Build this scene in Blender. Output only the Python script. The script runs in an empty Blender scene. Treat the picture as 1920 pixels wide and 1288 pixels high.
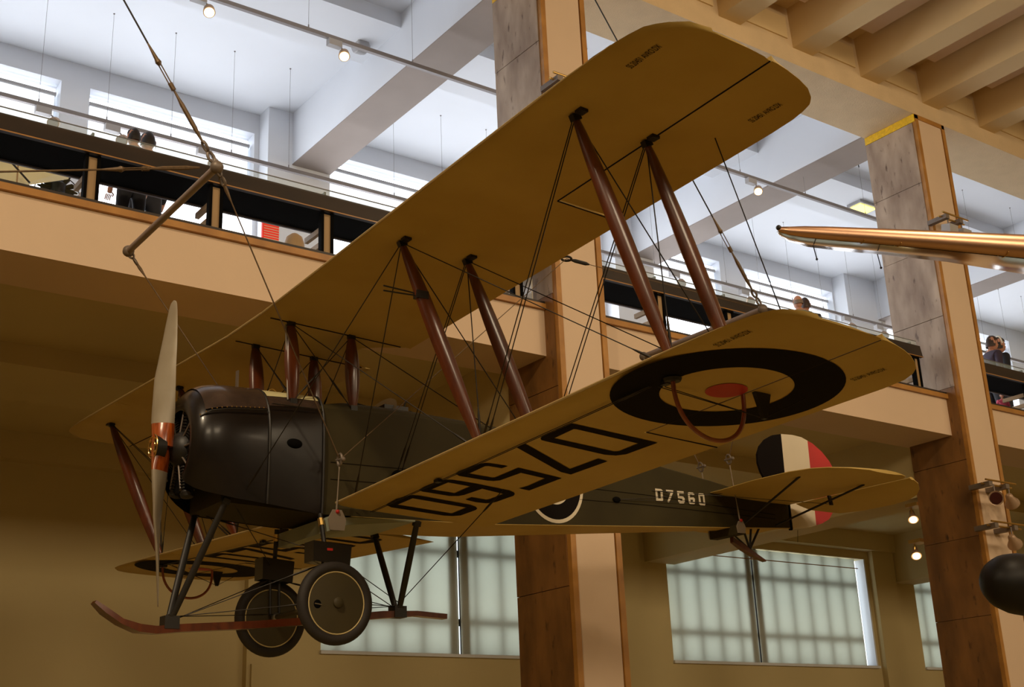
import bpy, math, random
import numpy as np
from mathutils import Matrix, Vector
from mathutils.geometry import tessellate_polygon
random.seed(7)
PI = math.pi
scene = bpy.context.scene
col = scene.collection

# ------------------------------------------------------------------ camera
FPX = 2395.0                      # focal length in pixels of the 1920x1288 frame
R = np.array([[0.808724, -0.586761, -0.040945],
              [0.160885, 0.287628, -0.944133],
              [0.565757, 0.756955, 0.327013]])      # hall axes -> camera axes
CAM = np.array([0.0, 0.0, 1.6])
cd = bpy.data.cameras.new('camera')
cd.sensor_width = 36.0
cd.lens = 36.0 * FPX / 1920.0
cd.clip_start = 0.05
cd.clip_end = 300
cam = bpy.data.objects.new('camera', cd)
col.objects.link(cam)
cam.matrix_world = Matrix(((R[0][0], -R[1][0], -R[2][0], CAM[0]),
                           (R[0][1], -R[1][1], -R[2][1], CAM[1]),
                           (R[0][2], -R[1][2], -R[2][2], CAM[2]), (0, 0, 0, 1)))
scene.camera = cam

# ------------------------------------------------------------------ world: overcast daylight outside
w = bpy.data.worlds.new('overcast_sky')
scene.world = w
w.use_nodes = True
bg = w.node_tree.nodes['Background']
bg.inputs[0].default_value = (0.86, 0.95, 1.0, 1)
bg.inputs[1].default_value = 2.1
scene.view_settings.view_transform = 'Standard'
scene.view_settings.look = 'None'
scene.view_settings.gamma = 1.0
scene.view_settings.exposure = 0.0
scene.view_settings.use_curve_mapping = False
scene.cycles.use_denoising = True
scene.cycles.max_bounces = 10
scene.cycles.diffuse_bounces = 5
scene.cycles.sample_clamp_indirect = 6.0


def area(name, loc, target, size, power, color, spread=180):
    l = bpy.data.lights.new(name, 'AREA')
    l.shape = 'RECTANGLE'
    l.size, l.size_y = size
    l.energy = power
    l.color = color
    l.spread = math.radians(spread)
    o = bpy.data.objects.new(name, l)
    col.objects.link(o)
    o.location = loc
    o.rotation_euler = (Vector(target) - Vector(loc)).to_track_quat('-Z', 'Y').to_euler()
    return o


WARM = (1.0, 0.79, 0.53)
# warm lamps along the opposite side of the hall, thrown across at the gallery and the aircraft
for lx in (-3.0, 6.0, 15.0, 24.0, 32.0):
    area('hall_lamp', (lx, -9.0, 11.0), (lx + 2.0, 12.5, 6.5), (4.5, 2.5), 265, WARM, 120)
# and over the nose of the aircraft
area('hall_lamp', (-3.0, 3.5, 12.8), (3.5, 9.5, 4.3), (0.8, 0.8), 210, WARM, 90)
area('hall_lamp', (14.0, 3.0, 13.2), (12.0, 11.0, 6.0), (1.2, 1.2), 300, WARM)


# ------------------------------------------------------------------ pixel -> place helpers (frame 1920x1288)
A = np.array([[-0.999799, -0.019019, -0.006359],
              [0.019172, -0.999506, -0.02489],
              [-0.005883, -0.025007, 0.99967]])     # aircraft axes (nose, port, up) -> hall axes
TA = np.array([3.76202, 9.81395, 2.7253])           # aircraft origin (propeller centre) from the camera
OA = A.T @ (-TA)


def ray(u, v):
    return R.T @ np.array([(u - 960) / FPX, (v - 644) / FPX, 1.0])


def onX(u, v, x):
    c = ray(u, v)
    return CAM + c * (x - CAM[0]) / c[0]


def onY(u, v, y):
    c = ray(u, v)
    return CAM + c * (y - CAM[1]) / c[1]


def onZ(u, v, z):
    c = ray(u, v)
    return CAM + c * (z - CAM[2]) / c[2]


def aY(u, v, y):
    c = A.T @ ray(u, v)
    return OA + c * (y - OA[1]) / c[1]


def aZ(u, v, z):
    c = A.T @ ray(u, v)
    return OA + c * (z - OA[2]) / c[2]


def aP(u, v, n, d):
    c = A.T @ ray(u, v)
    return OA + c * (d - np.dot(n, OA)) / np.dot(n, c)


def to_hall(p):
    return CAM + TA + A @ np.array(p, float)


# ------------------------------------------------------------------ materials
def lin(c):
    out = []
    for x in c:
        x /= 255.0
        out.append(x / 12.92 if x <= 0.04045 else ((x + 0.055) / 1.055) ** 2.4)
    return out


def mat(name, rgb, rough=0.6, metal=0.0, var=0.1, scale=2.0, stretch=(1, 1, 1), bump=0.0, bscale=60.0, coat=0.0, spec=0.5, rgb2=None, emis=None, estr=0.0, alpha=1.0, detail=4.0):
    m = bpy.data.materials.new(name)
    m.use_nodes = True
    nt = m.node_tree
    b = nt.nodes['Principled BSDF']
    tc = nt.nodes.new('ShaderNodeTexCoord')
    mp = nt.nodes.new('ShaderNodeMapping')
    mp.inputs['Scale'].default_value = stretch
    nt.links.new(tc.outputs['Object'], mp.inputs['Vector'])
    nz = nt.nodes.new('ShaderNodeTexNoise')
    nz.inputs['Scale'].default_value = scale
    nz.inputs['Detail'].default_value = detail
    nt.links.new(mp.outputs['Vector'], nz.inputs['Vector'])
    cr = nt.nodes.new('ShaderNodeValToRGB')
    c = lin(rgb)
    if rgb2 is None:
        c1 = [max(0, x * (1 - var)) for x in c]
        c2 = [min(1, x * (1 + var)) for x in c]
    else:
        c1, c2 = c, lin(rgb2)
    cr.color_ramp.elements[0].position = 0.3
    cr.color_ramp.elements[1].position = 0.7
    cr.color_ramp.elements[0].color = (*c1, 1)
    cr.color_ramp.elements[1].color = (*c2, 1)
    nt.links.new(nz.outputs['Fac'], cr.inputs['Fac'])
    nt.links.new(cr.outputs['Color'], b.inputs['Base Color'])
    b.inputs['Roughness'].default_value = rough
    b.inputs['Metallic'].default_value = metal
    b.inputs['Specular IOR Level'].default_value = spec
    if coat:
        b.inputs['Coat Weight'].default_value = coat
        b.inputs['Coat Roughness'].default_value = 0.12
    if emis:
        b.inputs['Emission Color'].default_value = (*lin(emis), 1)
        b.inputs['Emission Strength'].default_value = estr
    if alpha < 1:
        b.inputs['Alpha'].default_value = alpha
    if bump:
        n2 = nt.nodes.new('ShaderNodeTexNoise')
        n2.inputs['Scale'].default_value = bscale
        n2.inputs['Detail'].default_value = 3
        nt.links.new(mp.outputs['Vector'], n2.inputs['Vector'])
        bp = nt.nodes.new('ShaderNodeBump')
        bp.inputs['Strength'].default_value = bump
        bp.inputs['Distance'].default_value = 0.02
        nt.links.new(n2.outputs['Fac'], bp.inputs['Height'])
        nt.links.new(bp.outputs['Normal'], b.inputs['Normal'])
    return m


def travertine(name, a, b2, pit):
    m = mat(name, a, rough=0.55, rgb2=b2, scale=1.6, stretch=(1.6, 1.6, 0.55), bump=0.12, bscale=14, detail=8)
    nt = m.node_tree
    b = nt.nodes['Principled BSDF']
    mp = [n for n in nt.nodes if n.type == 'MAPPING'][0]
    cr = [n for n in nt.nodes if n.type == 'VALTORGB'][0]
    nz = nt.nodes.new('ShaderNodeTexNoise')
    nz.inputs['Scale'].default_value = 7.0
    nz.inputs['Detail'].default_value = 6
    nt.links.new(mp.outputs['Vector'], nz.inputs['Vector'])
    r2 = nt.nodes.new('ShaderNodeValToRGB')
    r2.color_ramp.elements[0].position = 0.24
    r2.color_ramp.elements[1].position = 0.38
    r2.color_ramp.elements[0].color = (1, 1, 1, 1)
    r2.color_ramp.elements[1].color = (0, 0, 0, 1)
    nt.links.new(nz.outputs['Fac'], r2.inputs['Fac'])
    mx = nt.nodes.new('ShaderNodeMix')
    mx.data_type = 'RGBA'
    nt.links.new(r2.outputs['Color'], mx.inputs[0])
    nt.links.new(cr.outputs['Color'], mx.inputs[6])
    mx.inputs[7].default_value = (*lin(pit), 1)
    nt.links.new(mx.outputs[2], b.inputs['Base Color'])
    return m


M = {}
M['cream'] = mat('cream_paint', (210, 184, 156), rough=0.75, var=0.04, scale=0.6, bump=0.05, bscale=30)
M['cream_rough'] = mat('cream_roughcast', (205, 180, 142), rough=0.85, var=0.05, scale=3, bump=0.35, bscale=45)
M['rib'] = mat('rib_paint', (216, 190, 142), rough=0.8, var=0.04, scale=0.8)
M['white'] = mat('white_paint', (214, 217, 222), rough=0.8, var=0.02, scale=0.7)
M['wall_low'] = mat('buff_wall_paint', (196, 178, 130), rough=0.8, var=0.04, scale=0.5)
M['floor'] = mat('hall_floor', (172, 152, 96), rough=0.55, var=0.1, scale=1.5)
M['carpet'] = mat('gallery_carpet', (178, 176, 172), rough=0.95, var=0.1, scale=20)
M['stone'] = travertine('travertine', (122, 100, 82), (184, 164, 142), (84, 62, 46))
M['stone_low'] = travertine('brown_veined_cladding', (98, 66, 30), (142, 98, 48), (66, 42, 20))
M['taupe'] = mat('taupe_soffit_tone', (142, 130, 122), rough=0.8, var=0.04)
M['gold'] = mat('oak_trim', (150, 102, 42), rough=0.45, rgb2=(180, 128, 58), scale=3, stretch=(1, 1, 1), bump=0.1, coat=0.2)
M['yellowstrip'] = mat('yellow_strip', (226, 182, 30), rough=0.5, var=0.15, scale=20)
M['darkwood'] = mat('dark_brown_board', (26, 19, 14), rough=0.5, rgb2=(48, 34, 23), scale=3, stretch=(0.3, 1, 1))
M['black'] = mat('black_underside', (9, 8, 7), rough=0.9, var=0.2, spec=0.08)
M['blackgloss'] = mat('black_enamel', (20, 18, 17), rough=0.28, var=0.3, scale=3, coat=0.4, bump=0.04, bscale=6)
M['cowl'] = mat('cowling_metal', (22, 18, 16), rough=0.3, metal=0.1, rgb2=(30, 24, 21), scale=4, coat=0.12, spec=0.35, bump=0.05, bscale=5)
M['blackiron'] = mat('black_iron', (24, 20, 16), rough=0.5, var=0.2)
M['linen'] = mat('doped_linen', (182, 152, 82), rough=0.55, rgb2=(198, 170, 100), scale=1.1, bump=0.06, bscale=9, spec=0.2)
M['linen_edge'] = mat('linen_edge_tape', (178, 152, 100), rough=0.6, var=0.1, scale=4)
M['olive'] = mat('olive_fabric', (48, 41, 18), rough=0.7, rgb2=(58, 50, 24), scale=1.6, bump=0.06, bscale=8, spec=0.2)
M['seam'] = mat('brown_seam', (74, 52, 22), rough=0.8, var=0.2)
M['mattblack'] = mat('matt_black_paint', (20, 17, 14), rough=0.5, var=0.3, scale=6, spec=0.3)
M['ink'] = mat('dark_letter_paint', (24, 17, 10), rough=0.8, var=0.1, spec=0.08)
M['navy'] = mat('navy_paint', (22, 17, 16), rough=0.8, var=0.1, spec=0.08)
M['red'] = mat('red_paint', (178, 30, 26), rough=0.5, var=0.1)
M['whitepaint'] = mat('white_stripe_paint', (214, 202, 178), rough=0.55, var=0.05)
M['strut'] = mat('varnished_mahogany', (72, 30, 11), rough=0.3, rgb2=(100, 45, 17), scale=5, stretch=(3, 3, 0.5), coat=0.6)
M['propwood'] = mat('propeller_wood', (168, 80, 24), rough=0.25, rgb2=(112, 46, 14), scale=6, stretch=(6, 6, 0.6), coat=0.6)
M['propgrey'] = mat('propeller_grey_paint', (156, 146, 128), rough=0.42, rgb2=(140, 128, 108), scale=3)
M['brass'] = mat('brass', (206, 168, 96), rough=0.3, metal=0.9, var=0.15)
M['steel'] = mat('steel', (150, 146, 140), rough=0.35, metal=0.8, var=0.15)
M['galv'] = mat('grey_fittings', (116, 104, 94), rough=0.5, metal=0.3, var=0.2)
M['wire'] = mat('bracing_wire_steel', (34, 28, 22), rough=0.45, metal=0.4, var=0.1)
M['cable'] = mat('lifting_cable', (104, 84, 62), rough=0.5, metal=0.4, var=0.2, scale=30)
M['spreader'] = mat('spreader_tube_paint', (138, 122, 116), rough=0.5, var=0.08)
M['tyre'] = mat('tyre_rubber', (36, 30, 26), rough=0.7, var=0.2, scale=8)
M['wheel'] = mat('wheel_disc_canvas', (62, 53, 26), rough=0.6, var=0.12, scale=3)
M['rim'] = mat('cream_rim_paint', (206, 186, 132), rough=0.6, var=0.1)
M['palegreen'] = mat('pale_green_paint', (150, 156, 138), rough=0.55, var=0.06)
M['whiteplate'] = mat('white_plate', (134, 122, 108), rough=0.5, var=0.04)
M['clearpanel'] = mat('cream_panel', (206, 196, 148), rough=0.35, var=0.06)
M['cane'] = mat('cane_hoop', (136, 66, 30), rough=0.4, var=0.2, scale=12, coat=0.4)
M['alu'] = mat('polished_aluminium', (212, 206, 200), rough=0.13, metal=1.0, var=0.03, scale=2, bump=0.05, bscale=3)
M['warmtint_alu'] = mat('metal_warm_reflection_tint', (204, 162, 132), rough=0.34, metal=1.0, var=0.05, scale=2)  # warm reflection of the hall put into the leading edge colour
M['glass'] = mat('guard_glass', (206, 226, 224), rough=0.05, var=0.0, alpha=0.16)
M['perspex'] = mat('windscreen_perspex', (206, 196, 176), rough=0.25, var=0.0, alpha=0.6)
M['greytrack'] = mat('grey_track', (124, 118, 116), rough=0.5, metal=0.3, var=0.05)
M['lampbody'] = mat('lamp_body', (176, 148, 122), rough=0.45, metal=0.4, var=0.08)
M['lampwhite'] = mat('lamp_box_grey', (158, 156, 156), rough=0.5, var=0.05)
M['lit'] = mat('lit_lamp', (255, 236, 190), emis=(255, 222, 160), estr=4.5)
M['litcool'] = mat('fluorescent_tube', (255, 240, 120), emis=(255, 236, 70), estr=6.0)
M['redpanel'] = mat('red_text_panel', (226, 44, 26), rough=0.6, var=0.04, emis=(226, 44, 26), estr=0.25)
M['palewood'] = mat('pale_post_board', (158, 128, 88), rough=0.6, var=0.08, scale=4, stretch=(1, 1, .3))
M['skin'] = mat('skin', (186, 132, 104), rough=0.6, var=0.06)
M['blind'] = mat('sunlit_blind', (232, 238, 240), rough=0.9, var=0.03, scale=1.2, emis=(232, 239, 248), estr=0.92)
M['pane_glow'] = mat('fill_pane_and_gap_glow', (232, 240, 250), rough=0.3, var=0.0, emis=(236, 240, 248), estr=5.6)  # glow for the added fill panes and the slit above the blinds


def translucent(name, rgb, t):
    m = bpy.data.materials.new(name)
    m.use_nodes = True
    nt = m.node_tree
    nt.nodes.clear()
    out = nt.nodes.new('ShaderNodeOutputMaterial')
    tr = nt.nodes.new('ShaderNodeBsdfTranslucent')
    df = nt.nodes.new('ShaderNodeBsdfDiffuse')
    mx = nt.nodes.new('ShaderNodeMixShader')
    c = lin(rgb)
    tr.inputs[0].default_value = (*c, 1)
    df.inputs[0].default_value = (*c, 1)
    mx.inputs[0].default_value = t
    nt.links.new(df.outputs[0], mx.inputs[1])
    nt.links.new(tr.outputs[0], mx.inputs[2])
    nt.links.new(mx.outputs[0], out.inputs[0])
    return m


M['rollerblind'] = translucent('roller_blind_cloth', (222, 224, 214), 0.62)


# ------------------------------------------------------------------ mesh building
def props(o, label=None, cat=None, group=None, kind=None):
    if label: o['label'] = label
    if cat: o['category'] = cat
    if group: o['group'] = group
    if kind: o['kind'] = kind
    return o


def empty(name, loc=(0, 0, 0), label=None, cat=None, group=None, kind=None, matrix=None):
    o = bpy.data.objects.new(name, None)
    o.empty_display_size = 0.2
    col.objects.link(o)
    if matrix is not None:
        o.matrix_world = matrix
    else:
        o.location = loc
    return props(o, label, cat, group, kind)


def V(*a):
    return np.array(a, float)


def frame_of(d):
    d = np.array(d, float)
    d /= np.linalg.norm(d)
    h = V(0, 0, 1) if abs(d[2]) < 0.9 else V(1, 0, 0)
    a = np.cross(h, d)
    a /= np.linalg.norm(a)
    return a, np.cross(d, a), d


class MB:
    def __init__(s):
        s.v = []
        s.f = []
        s.mi = []
        s.cur = 0

    def add(s, vs, fs):
        k = len(s.v)
        s.v += [tuple(map(float, p)) for p in vs]
        for f in fs:
            s.f.append(tuple(i + k for i in f))
            s.mi.append(s.cur)
        return s

    def box(s, x0, x1, y0, y1, z0, z1):
        vs = [(x, y, z) for z in (z0, z1) for y in (y0, y1) for x in (x0, x1)]
        return s.add(vs, [(0, 2, 3, 1), (4, 5, 7, 6), (0, 1, 5, 4), (2, 6, 7, 3), (0, 4, 6, 2), (1, 3, 7, 5)])

    def obox(s, c, ax, ay, az):
        c, ax, ay, az = (np.array(q, float) for q in (c, ax, ay, az))
        vs = [c + i * ax + j * ay + k * az for k in (-1, 1) for j in (-1, 1) for i in (-1, 1)]
        return s.add(vs, [(0, 2, 3, 1), (4, 5, 7, 6), (0, 1, 5, 4), (2, 6, 7, 3), (0, 4, 6, 2), (1, 3, 7, 5)])

    def loft(s, rings, closed=True, caps=True):
        n = len(rings[0])
        vs = [p for r in rings for p in r]
        fs = []
        for i in range(len(rings) - 1):
            for j in range(n if closed else n - 1):
                a, b = i * n + j, i * n + (j + 1) % n
                fs.append((a, b, b + n, a + n))
        if caps:
            fs.append(tuple(range(n - 1, -1, -1)))
            fs.append(tuple(range((len(rings) - 1) * n, len(rings) * n)))
        return s.add(vs, fs)

    def tube(s, pts, r, n=8, caps=True, closed=False):
        pts = [np.array(p, float) for p in pts]
        m = len(pts)
        rr = r if isinstance(r, (list, tuple)) else [r] * m
        d0 = pts[1] - pts[0]
        a, b, _ = frame_of(d0)
        rings = []
        for i in range(m):
            if closed:
                d = pts[(i + 1) % m] - pts[i - 1]
            else:
                d = pts[min(i + 1, m - 1)] - pts[max(i - 1, 0)]
            d = d / np.linalg.norm(d)
            a = a - d * np.dot(a, d)
            a /= np.linalg.norm(a)
            b = np.cross(d, a)
            rings.append([pts[i] + rr[i] * (math.cos(2 * PI * k / n) * a + math.sin(2 * PI * k / n) * b) for k in range(n)])
        if closed:
            rings.append(rings[0])
            return s.loft(rings, True, False)
        return s.loft(rings, True, caps)

    def lathe(s, o, d, prof, n=24):
        a, b, d = frame_of(d)
        o = np.array(o, float)
        rings = [[o + t * d + r * (math.cos(2 * PI * k / n) * a + math.sin(2 * PI * k / n) * b) for k in range(n)] for t, r in prof]
        return s.loft(rings)

    def ball(s, c, r, nu=16, nv=10):
        c = np.array(c, float)
        r = np.array(r if hasattr(r, '__len__') else (r, r, r), float)
        rings = [[c + r * V(math.sin(t) * math.cos(2 * PI * k / nu), math.sin(t) * math.sin(2 * PI * k / nu), -math.cos(t)) for k in range(nu)] for t in [PI * (i + 0.02) / (nv + 0.04) for i in range(nv + 1)]]
        return s.loft(rings)

    def prism(s, pts, d):
        d = np.array(d, float)
        n = len(pts)
        vs = [np.array(p, float) for p in pts] + [np.array(p, float) + d for p in pts]
        return s.add(vs, [tuple(range(n - 1, -1, -1)), tuple(range(n, 2 * n))] + [(i, (i + 1) % n, n + (i + 1) % n, n + i) for i in range(n)])

    def flat(s, loops):
        tri = tessellate_polygon([[Vector(p) for p in l] for l in loops])
        return s.add([p for l in loops for p in l], [tuple(t) for t in tri])

    def mesh(s, name, mats, smooth=True, angle=38):
        me = bpy.data.meshes.new(name)
        me.from_pydata(s.v, [], s.f)
        mats = mats if isinstance(mats, (list, tuple)) else [mats]
        for m in mats:
            me.materials.append(M[m] if isinstance(m, str) else m)
        if len(mats) > 1:
            me.polygons.foreach_set('material_index', s.mi)
        if smooth:
            me.polygons.foreach_set('use_smooth', [True] * len(me.polygons))
            me.set_sharp_from_angle(angle=math.radians(angle))
        me.update()
        return me

    def build(s, name, mats, parent=None, label=None, cat=None, group=None, kind=None, smooth=True, angle=38):
        o = bpy.data.objects.new(name, s.mesh(name, mats, smooth, angle))
        col.objects.link(o)
        if parent is not None:
            o.parent = parent
        return props(o, label, cat, group, kind)


def copy_tree(o, parent=None):
    c = o.copy()
    col.objects.link(c)
    if parent is not None:
        c.parent = parent
    for ch in [x for x in o.children]:
        copy_tree(ch, c)
    return c


def box(name, m, x0, x1, y0, y1, z0, z1, parent=None, **k):
    return MB().box(x0, x1, y0, y1, z0, z1).build(name, m, parent, smooth=False, **k)


ST = dict(kind='structure')
# ================================================================== THE HALL
YP, YPB = 12.5, 13.65          # pillar front and back
YF = 12.76                     # gallery fascia
YW = 20.9                      # window wall
PIL = [(1.25, 2.08), (10.12, 10.95), (18.99, 19.87), (27.9, 28.75)]
X0, X1, Y0 = -9.0, 38.0, -14.0
ZC = 14.41                     # gallery ceiling
box('floor', 'floor', X0, X1, Y0, YW + 0.3, -0.3, 0.0, label='warm brown floor of the exhibition hall', cat='floor', **ST)
box('wall_left', 'wall_low', X0 - 0.3, X0, Y0, YW + 0.4, -0.3, 15.6, label='plain end wall beyond the left of the hall', cat='wall', **ST)
box('wall_right', 'wall_low', X1, X1 + 0.3, Y0, YW + 0.4, -0.3, 15.6, label='plain end wall beyond the right of the hall', cat='wall', **ST)
box('wall_front', 'wall_low', X0, X1, Y0 - 0.3, Y0, -0.3, 15.6, label='long plain wall behind the viewer', cat='wall', **ST)

# ---- hall ceiling with ribs
ce = empty('ceiling', (0, 0, 14.6), 'cream ribbed concrete ceiling over the hall', 'ceiling', kind='structure')
def child_box(name, m, parent, x0, x1, y0, y1, z0, z1, **k):
    p = parent.location
    return MB().box(x0 - p[0], x1 - p[0], y0 - p[1], y1 - p[1], z0 - p[2], z1 - p[2]).build(name, m, parent, smooth=False, **k)
child_box('slab', 'rib', ce, X0, X1, Y0, YP, 14.32, 15.2)
rib_me = None
for i in range(-12, 14):
    xr = 13.93 + 1.80 * i
    if rib_me is None:
        o = MB().add([(0, 0, 0), (0.5, 0, 0), (0.56, 0, 1.1), (-0.06, 0, 1.1), (0, YP - Y0, 0), (0.5, YP - Y0, 0), (0.56, YP - Y0, 1.1), (-0.06, YP - Y0, 1.1)],
                     [(0, 1, 5, 4), (3, 7, 6, 2), (0, 4, 7, 3), (1, 2, 6, 5), (0, 3, 2, 1), (4, 5, 6, 7)]).build('rib', 'rib', ce, smooth=False)
        rib_me = o.data
    else:
        o = bpy.data.objects.new('rib', rib_me)
        col.objects.link(o)
        o.parent = ce
    o.location = (xr, Y0, 13.55 - 14.6)
    # lighter ceiling panel between two ribs, held back from the edge beam
    child_box('ceiling_panel', 'cream', ce, xr + 0.66, xr + 1.64, Y0, YP - 0.5, 14.12, 14.32)
    # raised panel on the face of the edge beam between two ribs
    child_box('beam_panel', 'rib', ce, xr + 0.66, xr + 1.66, YP - 0.03, YP, 13.68, 14.1)
# ---- edge beam over the pillars
eb = box('beam', 'cream_rough', X0, X1, YP, YPB, 13.22, 15.2, label='long roughcast edge beam carried on the pillars', cat='beam', **ST)

# ---- pillars
def pillar(x0, x1, label):
    p = empty('pillar', (x0, YP, 0), label, 'pillar', 'tall stone clad pillars', 'structure')
    wdt = x1 - x0
    MB().box(0.03, wdt, 0.05, YPB - YP, 0, 13.22).build('core', 'cream', p, smooth=False)
    MB().box(0.10, wdt - 0.09, 0.0, 0.05, 0, 13.12).build('front_panel', 'cream', p, smooth=False)
    for a, b in ((0.0, 0.085), (wdt - 0.075, wdt + 0.012)):
        MB().box(a, b, -0.018, 0.06, 0, 13.2).build('edge_trim', 'gold', p, smooth=False)
    MB().box(0.0, wdt, -0.018, 0.06, 13.12, 13.21).build('top_trim', 'gold', p, smooth=False)
    MB().box(-0.016, 0.03, 0.0, YPB - YP, 13.06, 13.215).build('yellow_strip', 'yellowstrip', p, smooth=False)
    z = 0.0
    k = 0
    while z < 13.05:
        h = min(1.3125, 13.055 - z)
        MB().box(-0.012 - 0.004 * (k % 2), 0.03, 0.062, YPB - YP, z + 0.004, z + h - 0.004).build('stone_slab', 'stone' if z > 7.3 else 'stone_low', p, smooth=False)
        z += h
        k += 1
    return p
for (a, b), lb in zip(PIL, ('travertine pillar just past the left edge of the view', 'travertine and cream pillar in the middle behind the biplane', 'travertine and cream pillar at the right with spotlights on its face', 'travertine pillar beyond the right edge of the view')):
    pillar(a, b, lb)

# ---- upper gallery ceiling, cross beams and dropped duct band
gc = empty('ceiling_gallery', (0, YPB, ZC), 'white ceiling over the upper gallery with cross beams', 'ceiling', kind='structure')
child_box('slab', 'white', gc, X0, X1, YPB, YW + 0.3, ZC, 15.2)
for a, b in PIL:
    child_box('cross_beam', 'white', gc, a, b, YPB, YW, 13.29, ZC)
    child_box('beam_soffit', 'taupe', gc, a, b, YPB, YW, 13.27, 13.29)  # thin underside layer, darker than the white beam above it
edges = [X0] + [q for ab in PIL for q in ab] + [X1]
for a, b in zip(edges[0::2], edges[1::2]):
    child_box('dropped_band', 'white', gc, a, b, 16.36, 17.74, 14.12, ZC)
    child_box('near_band', 'white', gc, a, b, YPB, YPB + 0.25, 13.6, ZC)

# ---- gallery slab, fascia and soffit
gs = empty('floor_gallery', (0, YF, 7.03), 'upper gallery deck with cream painted fascia and soffit beams', 'gallery', kind='structure')
child_box('deck', 'carpet', gs, X0, X1, YPB, YW, 7.62, 7.75)
child_box('soffit', 'wall_low', gs, X0, X1, YF + 0.9, YW, 7.32, 7.62)
for a, b in zip(edges[0::2], edges[1::2]):
    child_box('fascia', 'cream', gs, a, b, YF, YF + 0.94, 7.03, 7.69)
    child_box('deck_edge', 'carpet', gs, a, b, YF + 0.0, YPB, 7.69, 7.75)
    child_box('oak_trim', 'gold', gs, a, b, YF - 0.05, YF + 0.05, 7.685, 7.765)
    child_box('dark_ledge', 'darkwood', gs, a, b, YF - 0.03, YF + 0.10, 7.765, 7.805)
child_box('soffit_beam', 'wall_low', gs, X0, X1, 16.4, 18.0, 7.03, 7.32)
child_box('cornice', 'wall_low', gs, X0, X1, YW - 0.25, YW, 6.87, 7.32)
for a, b in PIL[1:3] + [(27.47, 28.33)]:
    child_box('soffit_cross_beam', 'wall_low', gs, a, b, YPB, YW, 6.12, 7.32)

# ---- the window wall
wb = empty('wall_back', (0, YW, 0), 'outer wall with blinds drawn over its windows', 'wall', kind='structure')
LOW = [(11.05, 17.95, 14.1), (19.63, 26.5, 22.41), (28.36, 35.0, 31.2)]
UP = [(-2.6, 0.9), (2.4, 5.72), (6.24, 9.5), (11.0, 14.3), (14.85, 18.1), (19.7, 22.3), (23.2, 26.6), (28.3, 31.4), (31.9, 34.8)]
ZS, ZH = 4.03, 6.67
US, UH = 8.7, 13.98
def wall_with(openings, z0, zs, zh, z1, m):
    xs = X0
    child_box('spandrel', m, wb, X0, X1, YW, YW + 0.3, z0, zs)
    child_box('lintel', m, wb, X0, X1, YW, YW + 0.3, zh, z1)
    for o in openings:
        child_box('pier', m, wb, xs, o[0], YW, YW + 0.3, zs, zh)
        xs = o[1]
    child_box('pier', m, wb, xs, X1, YW, YW + 0.3, zs, zh)
wall_with(LOW, 0, ZS, ZH, 7.7, 'wall_low')
wall_with(UP, 7.7, US, UH, 15.2, 'white')
for a, b in ((9.6, 10.95), (18.4, 19.6), (26.66, 28.2)):
    child_box('pilaster', 'white', wb, a, b, YW - 0.42, YW, 7.75, ZC)
for a, b in ((9.55, 10.15), (18.0, 18.7), (26.62, 27.45)):
    child_box('pilaster', 'wall_low', wb, a, b, YW - 0.16, YW, 0, 7.03)
child_box('pilaster', 'white', wb, PIL[0][0] - 0.45, PIL[0][1], YW - 0.42, YW, 7.75, ZC)
child_box('panel', 'wall_low', wb, 9.62, 9.95, YW - 0.22, YW - 0.16, 0.2, 3.75)

for u0, v0, u1, v1 in ((1300, 1038, 1608, 1066),):
    p0_, p1_ = onY(u0, v0, YW - .02), onY(u1, v1, YW - .02)
    MB().tube([p0_ - V(0, YW, 0), p1_ - V(0, YW, 0)], .012, 6).build('picture_rail', 'gold', wb)

n = 1
pos = ('beside the middle pillar', 'behind the tail of the biplane', 'past the right pillar')
for k, (a, b, mid) in enumerate(LOW):
    wn = empty('window_%d' % n, (a, YW, ZS), 'lower window with drawn roller blinds, %s' % pos[k], 'window', kind='structure')
    n += 1
    for c, d in ((a + 0.02, mid - 0.025), (mid + 0.025, b - 0.36)):
        child_box('roller_blind', 'rollerblind', wn, c, d, YW + 0.05, YW + 0.052, ZS + 0.01, ZH - 0.02)
    child_box('reveal', 'white', wn, b - 0.05, b, YW + 0.0, YW + 0.28, ZS, ZH)
    # steel frame behind the blinds
    child_box('sill', 'white', wn, a - 0.02, b + 0.02, YW - 0.06, YW + 0.3, ZS - 0.06, ZS)
    for c, d in ((mid - 0.24, mid - 0.03), (mid + 0.03, mid + 0.24)):
        child_box('centre_mullion', 'blackiron', wn, c, d, YW + 0.09, YW + 0.105, ZS, ZH)
    for z in (ZS + 0.62, ZH - 0.68):
        child_box('transom', 'blackiron', wn, a, b - 0.3, YW + 0.13, YW + 0.15, z - 0.07, z + 0.07)
    x = a + 0.35
    while x < b - 0.3:
        if abs(x - mid) > 0.36:
            child_box('mullion', 'blackiron', wn, x - 0.055, x + 0.055, YW + 0.15, YW + 0.2, ZS, ZH)
        x += 0.62
pos2 = ('past the left edge of the view', 'at the upper left corner', 'behind the two visitors', 'right of the first cross beam', 'hidden by the upper wing', 'behind the front outer strut', 'behind the bald visitor', 'behind the visitors past the right pillar', 'furthest to the right')
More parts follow.
